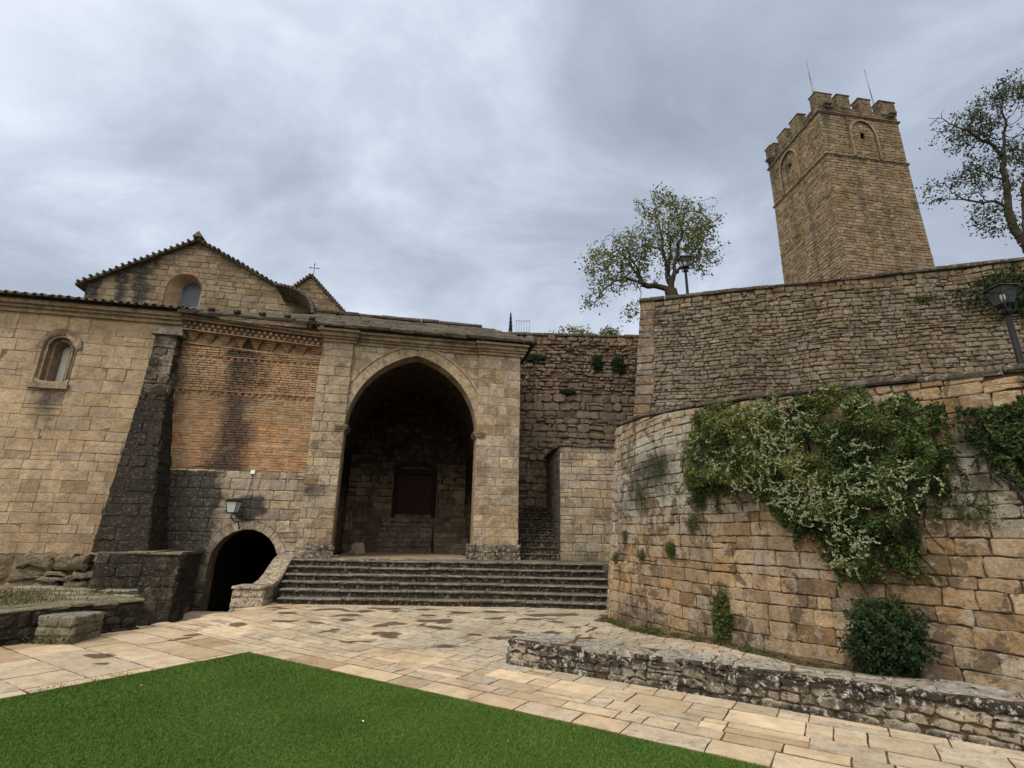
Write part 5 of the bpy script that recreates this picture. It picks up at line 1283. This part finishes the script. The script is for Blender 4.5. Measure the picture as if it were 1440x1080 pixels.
blobs = [blob(1358, 180, 58, 36, 1.1, 5), blob(1405, 150, 40, 32, 1.0, 3), blob(1340, 265, 48, 26, .9, 3.6), blob(1388, 312, 36, 24, .6, 2.2), blob(1402, 240, 50, 50, 1.1, 4), blob(1470, 190, 60, 72, 1.4, 7), blob(1325, 172, 26, 22, .6, 1.6), blob(1420, 125, 34, 18, .8, 1.6), blob(1520, 250, 60, 60, 1.3, 5), blob(1440, 320, 22, 14, .5, 1)]
tree('dark_tree', 'dark sparse-leaved tree right of the tower above the rubble wall', limbs, blobs, 8, M['leafB'], 13500, .115, .19, 'trees on the terrace', natt=1700)

def clump(name, label, cat, c, rad, n, size, mat, seed, group=None, stems=5, frame=None, up=.3, bare=0):
    """a small plant: stems fanning from c and many leaves; rad=(rx,ry,rz) above c, or on a wall frame (u,v) when frame is given"""
    rs = np.random.RandomState(seed); base = Vector(frame(c[0], c[1], .02)) if frame else Vector(c)
    t = empty(name, tuple(base), label, cat, group)
    d = rs.normal(size=(n, 3)); d /= np.linalg.norm(d, axis=1)[:, None]; r_ = rs.uniform(.15, 1, (n, 1)) ** .45
    lump = np.array([1 + .55 * mnoise.noise(Vector(x) * 1.9 + Vector((seed, 0, 0))) + .28 * mnoise.noise(Vector(x) * 6 + Vector((seed, 3, 0))) for x in d])[:, None]; Pn = d * r_ * lump
    if frame:
        Q = np.array([frame(c[0] + a[0] * rad[0], c[1] + a[2] * rad[2], .02 + abs(a[1]) * rad[1]) for a in Pn]); n0 = np.array(frame(c[0], c[1], 1)) - np.array(frame(c[0], c[1], 0))
    else: Q = np.array(base) + Pn * np.array(rad) + np.array([0, 0, rad[2]]); n0 = np.array([0, -1, .5])
    rs2 = np.clip(.35 + .45 * (r_[:, 0] - .5) + .3 * Pn[:, 2] + rs.normal(0, .17, n), 0, 1)
    mb = MB()
    for k in range(stems):
        q_ = Q[rs.randint(n)]; m_ = (np.array(base) * .5 + q_ * .5) + rs.normal(0, .02, 3); mb.tube([tuple(base), tuple(m_), tuple(q_)], [.008, .006, .003], 4)
    mb.build('stem', M['bark'], t); quads('foliage', leaves(Q, size, rs, up=up, aspect=.5, out=n0, outw=.8), rs2, mat, t); return t
Y1 = 18.2
c = p(810, 474); clump('terrace_bush', 'sparse bush peeping over the back wall, left of two', 'bush', (c.x, c.y, c.z - .5), (.75, .5, .48), 900, .10, M['leafA'], 31, 'bushes behind the back wall')['label'] = 'wispy wider green bush peeping over retaining wall below the forked tree'
c = p(856, 474); clump('terrace_bush', 'x', 'bush', (c.x, c.y, c.z - .5), (.42, .4, .46), 1100, .10, M['leafA'], 32, 'bushes behind the back wall')['label'] = 'compact yellow-green bush peeping over retaining wall next to the rubble corner'
# cypress tip beyond the back wall
cb = px3(717.5, 486, 34); ct_ = px3(717, 440, 34); H = ct_.z - 7.7; cyp = empty('cypress', (cb.x, 34, 7.7), 'thin dark cypress tip rising behind the retaining wall beside railing', 'tree')
mb = MB(); mb.tube([(cb.x, 34, 7.7), (cb.x, 34, 7.7 + H * .7)], [.09, .03], 6); mb.build('trunk', M['bark'], cyp)
rs = np.random.RandomState(3); n = 5000; t_ = rs.uniform(0.03, 1, n) ** .8; rr = .27 * np.sin(np.pi * np.clip(1 - t_, 0, 1) ** .75 * .62 + .02) * np.sqrt(rs.uniform(.2, 1.1, n)); th = rs.uniform(0, 6.28, n)
quads('crown', leaves(np.stack([cb.x + rr * np.cos(th), 34 + rr * np.sin(th), 7.7 + H * t_], 1), .12, rs, up=2.2, aspect=.35), rs.uniform(0, 1, n), M['cypress'], cyp)
# railing on the back wall
mb = MB(); rl = empty('railing', (.3, 17.3, 8.53), 'small thin metal railing with six uprights on top of retaining wall', 'railing')
for i in range(6):
    mb = MB(); mb.tube([(.12 + i * .095, 17.3, 8.5), (.12 + i * .095, 17.3, 9.13)], .008, 5); mb.build('upright', M['zinc'], rl)
for z_ in (9.10, 8.66):
    mb = MB(); mb.tube([(.10, 17.3, z_), (.62, 17.3, z_)], .010, 5); mb.build('rail', M['zinc'], rl)

# bare twigs over the upper wall near the right tree
# ================================================================ creeper and wall plants
def in_poly(P, x, y):
    c = False
    for i in range(len(P)):
        x1, y1 = P[i]; x2, y2 = P[i - 1]
        if (y1 > y) != (y2 > y) and x < (x2 - x1) * (y - y1) / (y2 - y1) + x1: c = not c
    return c
def creeper(label, poly, seed, n, thick, flowers, mat, size=.05, name='creeper', group=None, holes=.20):
    rs = np.random.RandomState(seed); us = [q[0] for q in poly]; vs_ = [q[1] for q in poly]
    b = BF(sum(us) / len(us), max(vs_), .05); t = empty(name, b, label, 'climbing plant', group); Q = []; col = []; nrm = []
    # lumps: clusters of leaves on overlapping mounds standing off the wall
    while len(Q) < n:
        u, v = rs.uniform(min(us), max(us)), rs.uniform(min(vs_), max(vs_))
        e1 = .26 * mnoise.noise((u * 3.0, v * 3.0, seed)) + .16 * mnoise.noise((u * 8, v * 5, seed + 2)) + .08 * mnoise.noise((u * 19, v * 12, seed + 3))
        if not in_poly(poly, u + e1, v + e1 * .8): continue
        lum = mnoise.noise((u * 2.1, v * 2.1, seed + 5)); l2 = mnoise.noise((u * 5.5, v * 5.5, seed + 7))
        if l2 < -holes - .25 * rs.uniform(): continue
        ed = 1.0 if in_poly(poly, u - .13, v) and in_poly(poly, u + .13, v) and in_poly(poly, u, v - .13) else .45
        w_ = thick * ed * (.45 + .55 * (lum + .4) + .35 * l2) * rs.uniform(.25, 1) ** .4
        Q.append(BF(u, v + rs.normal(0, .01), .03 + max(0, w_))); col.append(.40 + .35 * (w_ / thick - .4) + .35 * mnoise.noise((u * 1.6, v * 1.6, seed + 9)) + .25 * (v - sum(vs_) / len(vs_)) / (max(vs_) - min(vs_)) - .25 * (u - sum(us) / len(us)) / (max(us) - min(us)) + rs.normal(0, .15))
    lowb = [q for q in poly if q[1] < max(vs_) - .55]
    for k in range(int(n / 700)):
        a, b = lowb[rs.randint(len(lowb))], lowb[rs.randint(len(lowb))]; i0 = rs.randint(len(poly)); a, b = poly[i0 - 1], poly[i0]; t_ = rs.uniform()
        u0, v0 = a[0] + (b[0] - a[0]) * t_, a[1] + (b[1] - a[1]) * t_; L = rs.uniform(.08, .34); dx = rs.normal(0, .35); w0 = rs.uniform(.05, .2)
        for m_ in range(int(L * 260)):
            f = rs.uniform(); Q.append(BF(min(max(u0 + dx * L * f + rs.normal(0, .018), .02), 9), v0 + .08 - L * f, w0 * (1 - f * .5) + abs(rs.normal(0, .02)))); col.append(.45 + .25 * rs.normal())
    Q = np.array(Q); n0 = np.array(BF(us[0], 2, 1)) - np.array(BF(us[0], 2, 0)); n0[2] += .5
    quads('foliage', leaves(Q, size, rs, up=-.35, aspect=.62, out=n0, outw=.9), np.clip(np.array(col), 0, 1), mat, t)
    mb = MB()
    for k in range(40):
        u, v = us[rs.randint(len(us))] * .5 + .5 * rs.uniform(min(us), max(us)), rs.uniform(min(vs_), max(vs_))
        if not in_poly(poly, u, v): continue
        pts = [BF(u + .06 * math.sin(i + k) + .02 * i, v + .02 - .10 * i, .05 + .03 * math.sin(i * .8 + k)) for i in range(7)]
        mb.tube(pts, .006, 4)
    mb.build('stem', M['bark'], t)
    if flowers:
        F_ = []; D_ = []
        for k in range(flowers):
            for _ in range(60):
                u, v = rs.uniform(min(us), max(us)), rs.uniform(min(vs_), max(vs_))
                if in_poly(poly, u, v) and in_poly(poly, u, v - .1) and mnoise.noise((u * 1.7, v * 1.7, 40)) + .55 - .65 * abs(u - 4.75) / 1.5 > rs.uniform(0, .8): break
            lum = mnoise.noise((u * 2.1, v * 2.1, seed + 5)); w_ = thick * (.62 + .55 * (lum + .4)); L = rs.uniform(.06, .20); a = rs.normal(0, .9); bend = rs.normal(0, 1.2)
            prev = None
            for m_ in range(rs.randint(16, 34)):
                s_ = rs.uniform(0, 1); aa = a + bend * s_; q_ = BF(u + math.sin(aa) * L * s_ + rs.normal(0, .006), v - math.cos(aa) * L * s_ + rs.normal(0, .006), max(.05, w_ + .03 * math.sin(s_ * 3) + rs.normal(0, .012)))
                q2 = BF(u + math.sin(aa) * L * (s_ + .1), v - math.cos(aa) * L * (s_ + .1), w_); F_.append(q_); D_.append(np.array(q2) - np.array(BF(u + math.sin(aa) * L * s_, v - math.cos(aa) * L * s_, w_)))
        F_ = np.array(F_); D_ = np.array(D_); D_ = D_ / np.linalg.norm(D_, axis=1)[:, None] + rs.normal(0, .45, D_.shape); D_ /= np.linalg.norm(D_, axis=1)[:, None]
        nn = np.array(n0) / np.linalg.norm(n0) + rs.normal(0, .4, D_.shape); B_ = np.cross(D_, nn); B_ /= np.linalg.norm(B_, axis=1)[:, None]; LL_ = rs.uniform(.014, .030, (len(F_), 1))
        quads('flower', np.stack([F_ - D_ * LL_ * .5, F_ + B_ * LL_ * .22, F_ + D_ * LL_ * .5, F_ - B_ * LL_ * .22], 1), rs.uniform(0, 1, len(F_)), M['flower'], t)
    return t
CRP = [(2.76, 2.83), (3.05, 3.42), (3.3, 3.5), (3.7, 3.30), (4.34, 3.36), (4.7, 3.26), (5.0, 3.36), (5.3, 3.34), (5.75, 3.09), (6.10, 2.91), (6.12, 2.43), (5.94, 2.02), (5.75, 1.79), (5.66, 1.44), (5.56, 1.44), (5.50, 1.75), (5.36, 1.34), (5.11, 1.15), (4.98, 1.30), (4.87, 1.56), (4.62, 1.67), (4.28, 1.97), (4.01, 2.11), (3.43, 2.24), (2.85, 2.16)]
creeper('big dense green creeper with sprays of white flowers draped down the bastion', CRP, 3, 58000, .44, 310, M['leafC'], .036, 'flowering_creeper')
CR2 = [(6.22, 2.86), (6.5, 2.95), (7.2, 2.95), (7.3, 2.2), (6.7, 2.15), (6.45, 2.32), (6.3, 2.55)]
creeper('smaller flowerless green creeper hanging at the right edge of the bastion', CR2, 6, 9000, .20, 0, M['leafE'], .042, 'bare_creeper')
shr = clump('wall_shrub', 'rounded dark green shrub growing out of the bastion foot', 'shrub', (5.27, .66), (.36, .40, .37), 9000, .042, M['leafD'], 51, 'shrubs on the bastion wall', 14, BF, up=.5)
clump('wall_shrub', 'narrow upright light-green shrub growing from low joint of bastion', 'shrub', (3.24, .60), (.17, .16, .36), 1900, .045, M['leafW'], 52, 'shrubs on the bastion wall', 8, BF, up=.8)
tl = [((2.24, 1.43), .11, 'round green tuft low on the bastion left of its warm-coloured stones', 700), ((1.41, 1.31), .09, 'small green tuft in a joint just left of the round tuft', 260), ((.36, 1.22), .10, 'small tuft on the bastion quoin edge, lowest there', 260), ((.72, 1.62), .10, 'small tuft near the quoin edge, just above its lowest tuft', 240),
      ((1.38, 2.25), .26, 'straggly brownish plant high on the bastion near its quoin edge', 900), ((2.76, 1.80), .13, 'leggy tuft directly under the left end of the flowering creeper', 400), ((1.96, 2.72), .20, 'sparse brown-green plant between quoin edge and flowering creeper', 500), ((6.15, 1.95), .22, 'dry straggly plant under the smaller right-hand creeper', 700), ((2.9, 2.12), .16, 'wiry plant hanging at the lower left tip of flowering creeper', 500)]
for i, ((u, v), r_, lab, n) in enumerate(tl): clump('wall_tuft', lab, 'wall plant', (u, v), (r_, .10, r_ * 1.15), n, .030 if r_ < .15 else .026, M['leafW'], 60 + i, 'tufts growing on the bastion', 4, BF, up=-.2)
for i, (u, v, r_, lab) in enumerate(((1.2, 7.55, .34, 'dark trailing patch of ivy high on retaining wall beside the porch cornice'), (3.40, 7.42, .30, 'dark leafy clump high on retaining wall, left of a larger one'), (4.17, 7.36, .34, 'larger dark leafy clump on retaining wall nearest the rubble corner'), (2.35, 6.35, .22, 'thin ledge plant halfway down the retaining wall'))):
    clump('ivy_clump', lab, 'wall plant', (u, v), (r_ * (1.5 if i in (0, 3) else .8), .16, r_ * (.5 if i in (0, 3) else 1)), 1300, .06, M['leafD'], 80 + i, 'plants on the retaining wall', 4, BW)
clump('ivy_clump', 'broad dark ivy mass behind the street lamp on the upper rubble wall', 'wall plant', (9.35, 7.6), (1.5, .22, .75), 6500, .075, M['leafD'], 90, None, 8, UW)
clump('ivy_clump', 'small faint green plant on the upper rubble wall between tower and lamp', 'wall plant', (7.2, 7.72), (.28, .1, .14), 450, .06, M['leafW'], 91, None, 4, UW)
# weeds along wall feet
rs = np.random.RandomState(12); Q = []; Q2 = []
for k in range(150):
    u = rs.uniform(.1, 7.5); hh = rs.uniform(.03, .10) * (1.5 if mnoise.noise((u * 2.0, 1, 1)) > .1 else .6)
    for m_ in range(rs.randint(20, 70)):
        x, y, z = BF(u + rs.normal(0, .06), 0, .05 + abs(rs.normal(0, .06))); Q.append((x, y, strip_h(x, y) + rs.uniform(0, hh)))
for k in range(34):
    u, v = (0, -(1.2 + rs.uniform(0, 1.1) if k < 20 else rs.uniform(.2, 4))) if k < 26 else (rs.uniform(.1, 1.6), 0)
    x0, y0 = toXY(u, v)
    for m_ in range(rs.randint(5, 16)): Q2.append((x0 + rs.normal(0, .06), y0 + rs.normal(0, .018), .008 + rs.uniform(0, .03)))
for k in range(16):
    for m_ in range(20): x = -6.74 - rs.uniform(-.6, .15); Q.append((x, 8.03 + rs.normal(0, .02), rs.uniform(0, .1)))
Q = np.array(Q); quads('ground_weeds', leaves(Q, .035, rs, up=.8, aspect=.4), rs.uniform(0, .9, len(Q)), M['leafW'])['kind'] = 'stuff'
Q2 = np.array(Q2); quads('lawn_edge_weeds', leaves(Q2, .02, rs, up=.8, aspect=.4), rs.uniform(.5, 1, len(Q2)), M['leafC'])['kind'] = 'stuff'
# moss strip of soil at the bastion foot
mb = MB(); V = []; F = []
for i in range(61):
    u = 8.5 * i / 60
    for wv in (.0, .10 + .04 * nz(u * 3, 1), .2 + .07 * nz(u * 2, 5)): x, y, z = BF(u, .1, wv); V.append((x, y, strip_h(x, y) + (.06 if wv == 0 else .025 if wv < .16 else -.015)))
for i in range(60):
    for k in range(2): a = i * 3 + k; F.append((a, a + 1, a + 4, a + 3))
mb.add(V, F); tag(mb.build('soil_edge', M['soil']), kind='structure')

rs = np.random.RandomState(77); Q = []
for k in range(22):
    u, v = rs.uniform(.3, 7), -rs.uniform(.2, 5); x, y = toXY(u, v); Q.append((x, y, .018))
for k in range(90):
    u, v = rs.uniform(-2, 8), rs.uniform(.05, 4.5); x, y = toXY(u, v)
    if side(x, y) == 'square' and not pit(x, y): Q.append((x, y, ground_h(x, y) + .016))
Q = np.array(Q); V = leaves(Q, .022, rs, aspect=.6, out=(0, 0, 1), outw=4); quads('fallen_petals', V, rs.uniform(0, 1, len(Q)), M['dryleaf'])['kind'] = 'stuff'
# pale broken stone left on the porch floor
blk = empty('stone_block', FF(-4.05, .985, -1.7), 'pale broken stone block lying on the porch floor left of the door', 'stone block'); mb = MB(); rng = random.Random(3)
BK = lambda u, v, w_: FF(-4.3 + u, .985 + v, -1.6 + w_)
add_stone(mb, BK, rect_poly(0, .36, 0, .34, rng, .015, .04, .12), .2, .03, rng, (.9, .8, 0), base=-.15); mb.build('block', M['porch_dim'], blk)
# ================================================================ lamps
def lantern(root, base, s_, tilt=None, dark=True):
    """four-sided tapering lantern standing on base; s_ = width at the top"""
    bx, by, bz = base; a, b, h = s_ * .32, s_ * .5, s_ * .95; fm = MB()
    c0 = [(-a, -a), (a, -a), (a, a), (-a, a)]; c1 = [(-b, -b), (b, -b), (b, b), (-b, b)]
    for (x0, y0), (x1, y1) in zip(c0, c1): fm.tube([(bx + x0, by + y0, bz), (bx + x1, by + y1, bz + h)], s_ * .03, 5)
    for C_, z in ((c0, bz), (c1, bz + h)):
        for i in range(4): p_, q_ = C_[i], C_[(i + 1) % 4]; fm.tube([(bx + p_[0], by + p_[1], z), (bx + q_[0], by + q_[1], z)], s_ * .035, 5)
    fm.box((bx - a, by - a, bz - s_ * .06), (bx + a, by + a, bz - .005))
    ln_ = fm.build('lantern', M['iron'], root)
    g_ = MB(); k = .93; V = [(bx + x * k, by + y * k, bz + .01) for x, y in c0] + [(bx + x * k, by + y * k, bz + h - .01) for x, y in c1]
    g_.add(V, [(i, (i + 1) % 4, 4 + (i + 1) % 4, 4 + i) for i in range(4)]); g_.build('glass', M['lglass'] if dark else M['oglass'], ln_)
    r_ = MB(); e_ = b * 1.22; V = [(bx + sx * e_, by + sy * e_, bz + h + .01) for sx, sy in ((-1, -1), (1, -1), (1, 1), (-1, 1))] + [(bx + sx * b * .62, by + sy * b * .62, bz + h + s_ * .2) for sx, sy in ((-1, -1), (1, -1), (1, 1), (-1, 1))] + [(bx + sx * e_, by + sy * e_, bz + h + s_ * .05) for sx, sy in ((-1, -1), (1, -1), (1, 1), (-1, 1))]
    r_.add(V, [(3, 2, 1, 0)] + [(i, (i + 1) % 4, 8 + (i + 1) % 4, 8 + i) for i in range(4)] + [(8 + i, 8 + (i + 1) % 4, 4 + (i + 1) % 4, 4 + i) for i in range(4)] + [(4, 5, 6, 7)])
    r_.tube([(bx, by, bz + h + s_ * .18), (bx, by, bz + h + s_ * .32)], [s_ * .07, s_ * .04], 8); r_.build('lamp_cap', M['zinc'] if dark else M['iron'], ln_)
    bl_ = MB(); bl_.tube([(bx, by, bz), (bx, by, bz + h * .3), (bx, by, bz + h * .35), (bx, by, bz + h * .62), (bx, by, bz + h * .68)], [s_ * .07, s_ * .07, s_ * .12, s_ * .12, s_ * .04], 8); bl_.build('bulb', M['white'], ln_)
def street_lamp(x, y, z0, zl, s_, label):
    t = empty('street_lamp', (x, y, z0), label, 'street lamp', 'street lamps on the terraces'); mb = MB()
    mb.tube([(x, y, z0), (x, y, z0 + .25), (x, y, z0 + .3), (x, y, z0 + .9), (x, y, z0 + .95), (x, y, zl - .1)], [.10, .10, .07, .06, .05, .042], 10); mb.tube([(x, y, zl - .2), (x, y, zl - .12), (x, y, zl - .05)], [.045, .075, .05], 10)
    for k in range(4):
        a = math.pi / 4 + k * math.pi / 2; mb.tube([(x, y, zl - .2), (x + .11 * math.cos(a), y + .11 * math.sin(a), zl - .12), (x + s_ * .45 * math.cos(a), y + s_ * .45 * math.sin(a), zl + .02)], .014, 5)
    mb.build('pole', M['iron'], t); lantern(t, (x, y, zl), s_)
street_lamp(7.90, 7.5, 2.75, 5.28, .29, 'black lantern street lamp standing behind the bastion near right edge')
q_ = px3(964, 380, 15.4); street_lamp(q_.x, 15.4, 7.7, px3(962, 376, 15.4).z, .34, 'distant black lantern street lamp standing next to the forked tree')
# wall lantern over the tunnel
wlm = empty('wall_lantern', FF(-6.86, 1.8, 0), 'pale bracket lantern on the stained wall above the tunnel arch', 'wall lamp')
bq = FF(-6.92, 1.99, .34); lantern(wlm, bq, .27, dark=False)
mb = MB(); mb.tube([FF(-6.80, 1.62, .03), FF(-6.83, 1.78, .08), FF(-6.88, 1.80, .25), FF(-6.92, 1.86, .34), FF(-6.92, 1.98, .34)], .013, 6); mb.tube([FF(-6.80, 1.90, .03), FF(-6.86, 1.92, .2), FF(-6.92, 1.97, .33)], .009, 5); mb.build('bracket', M['iron'], wlm)
jb = empty('junction_box', FF(-6.68, 2.95, 0), 'tiny white junction box with cable above the wall lantern', 'junction box')
mb = MB(); slab(mb, FF, -6.73, -6.64, 2.94, 3.03, .03, .10, 1); mb.build('box', M['white'], jb)
mb = MB(); mb.tube([FF(-6.685, 2.95, .06), FF(-6.70, 2.6, .055), FF(-6.76, 2.3, .06), FF(-6.79, 1.92, .06)], .008, 5); mb.build('cable', M['iron'], jb)

for o in bpy.data.objects:
    if '_o' in o: del o['_o']
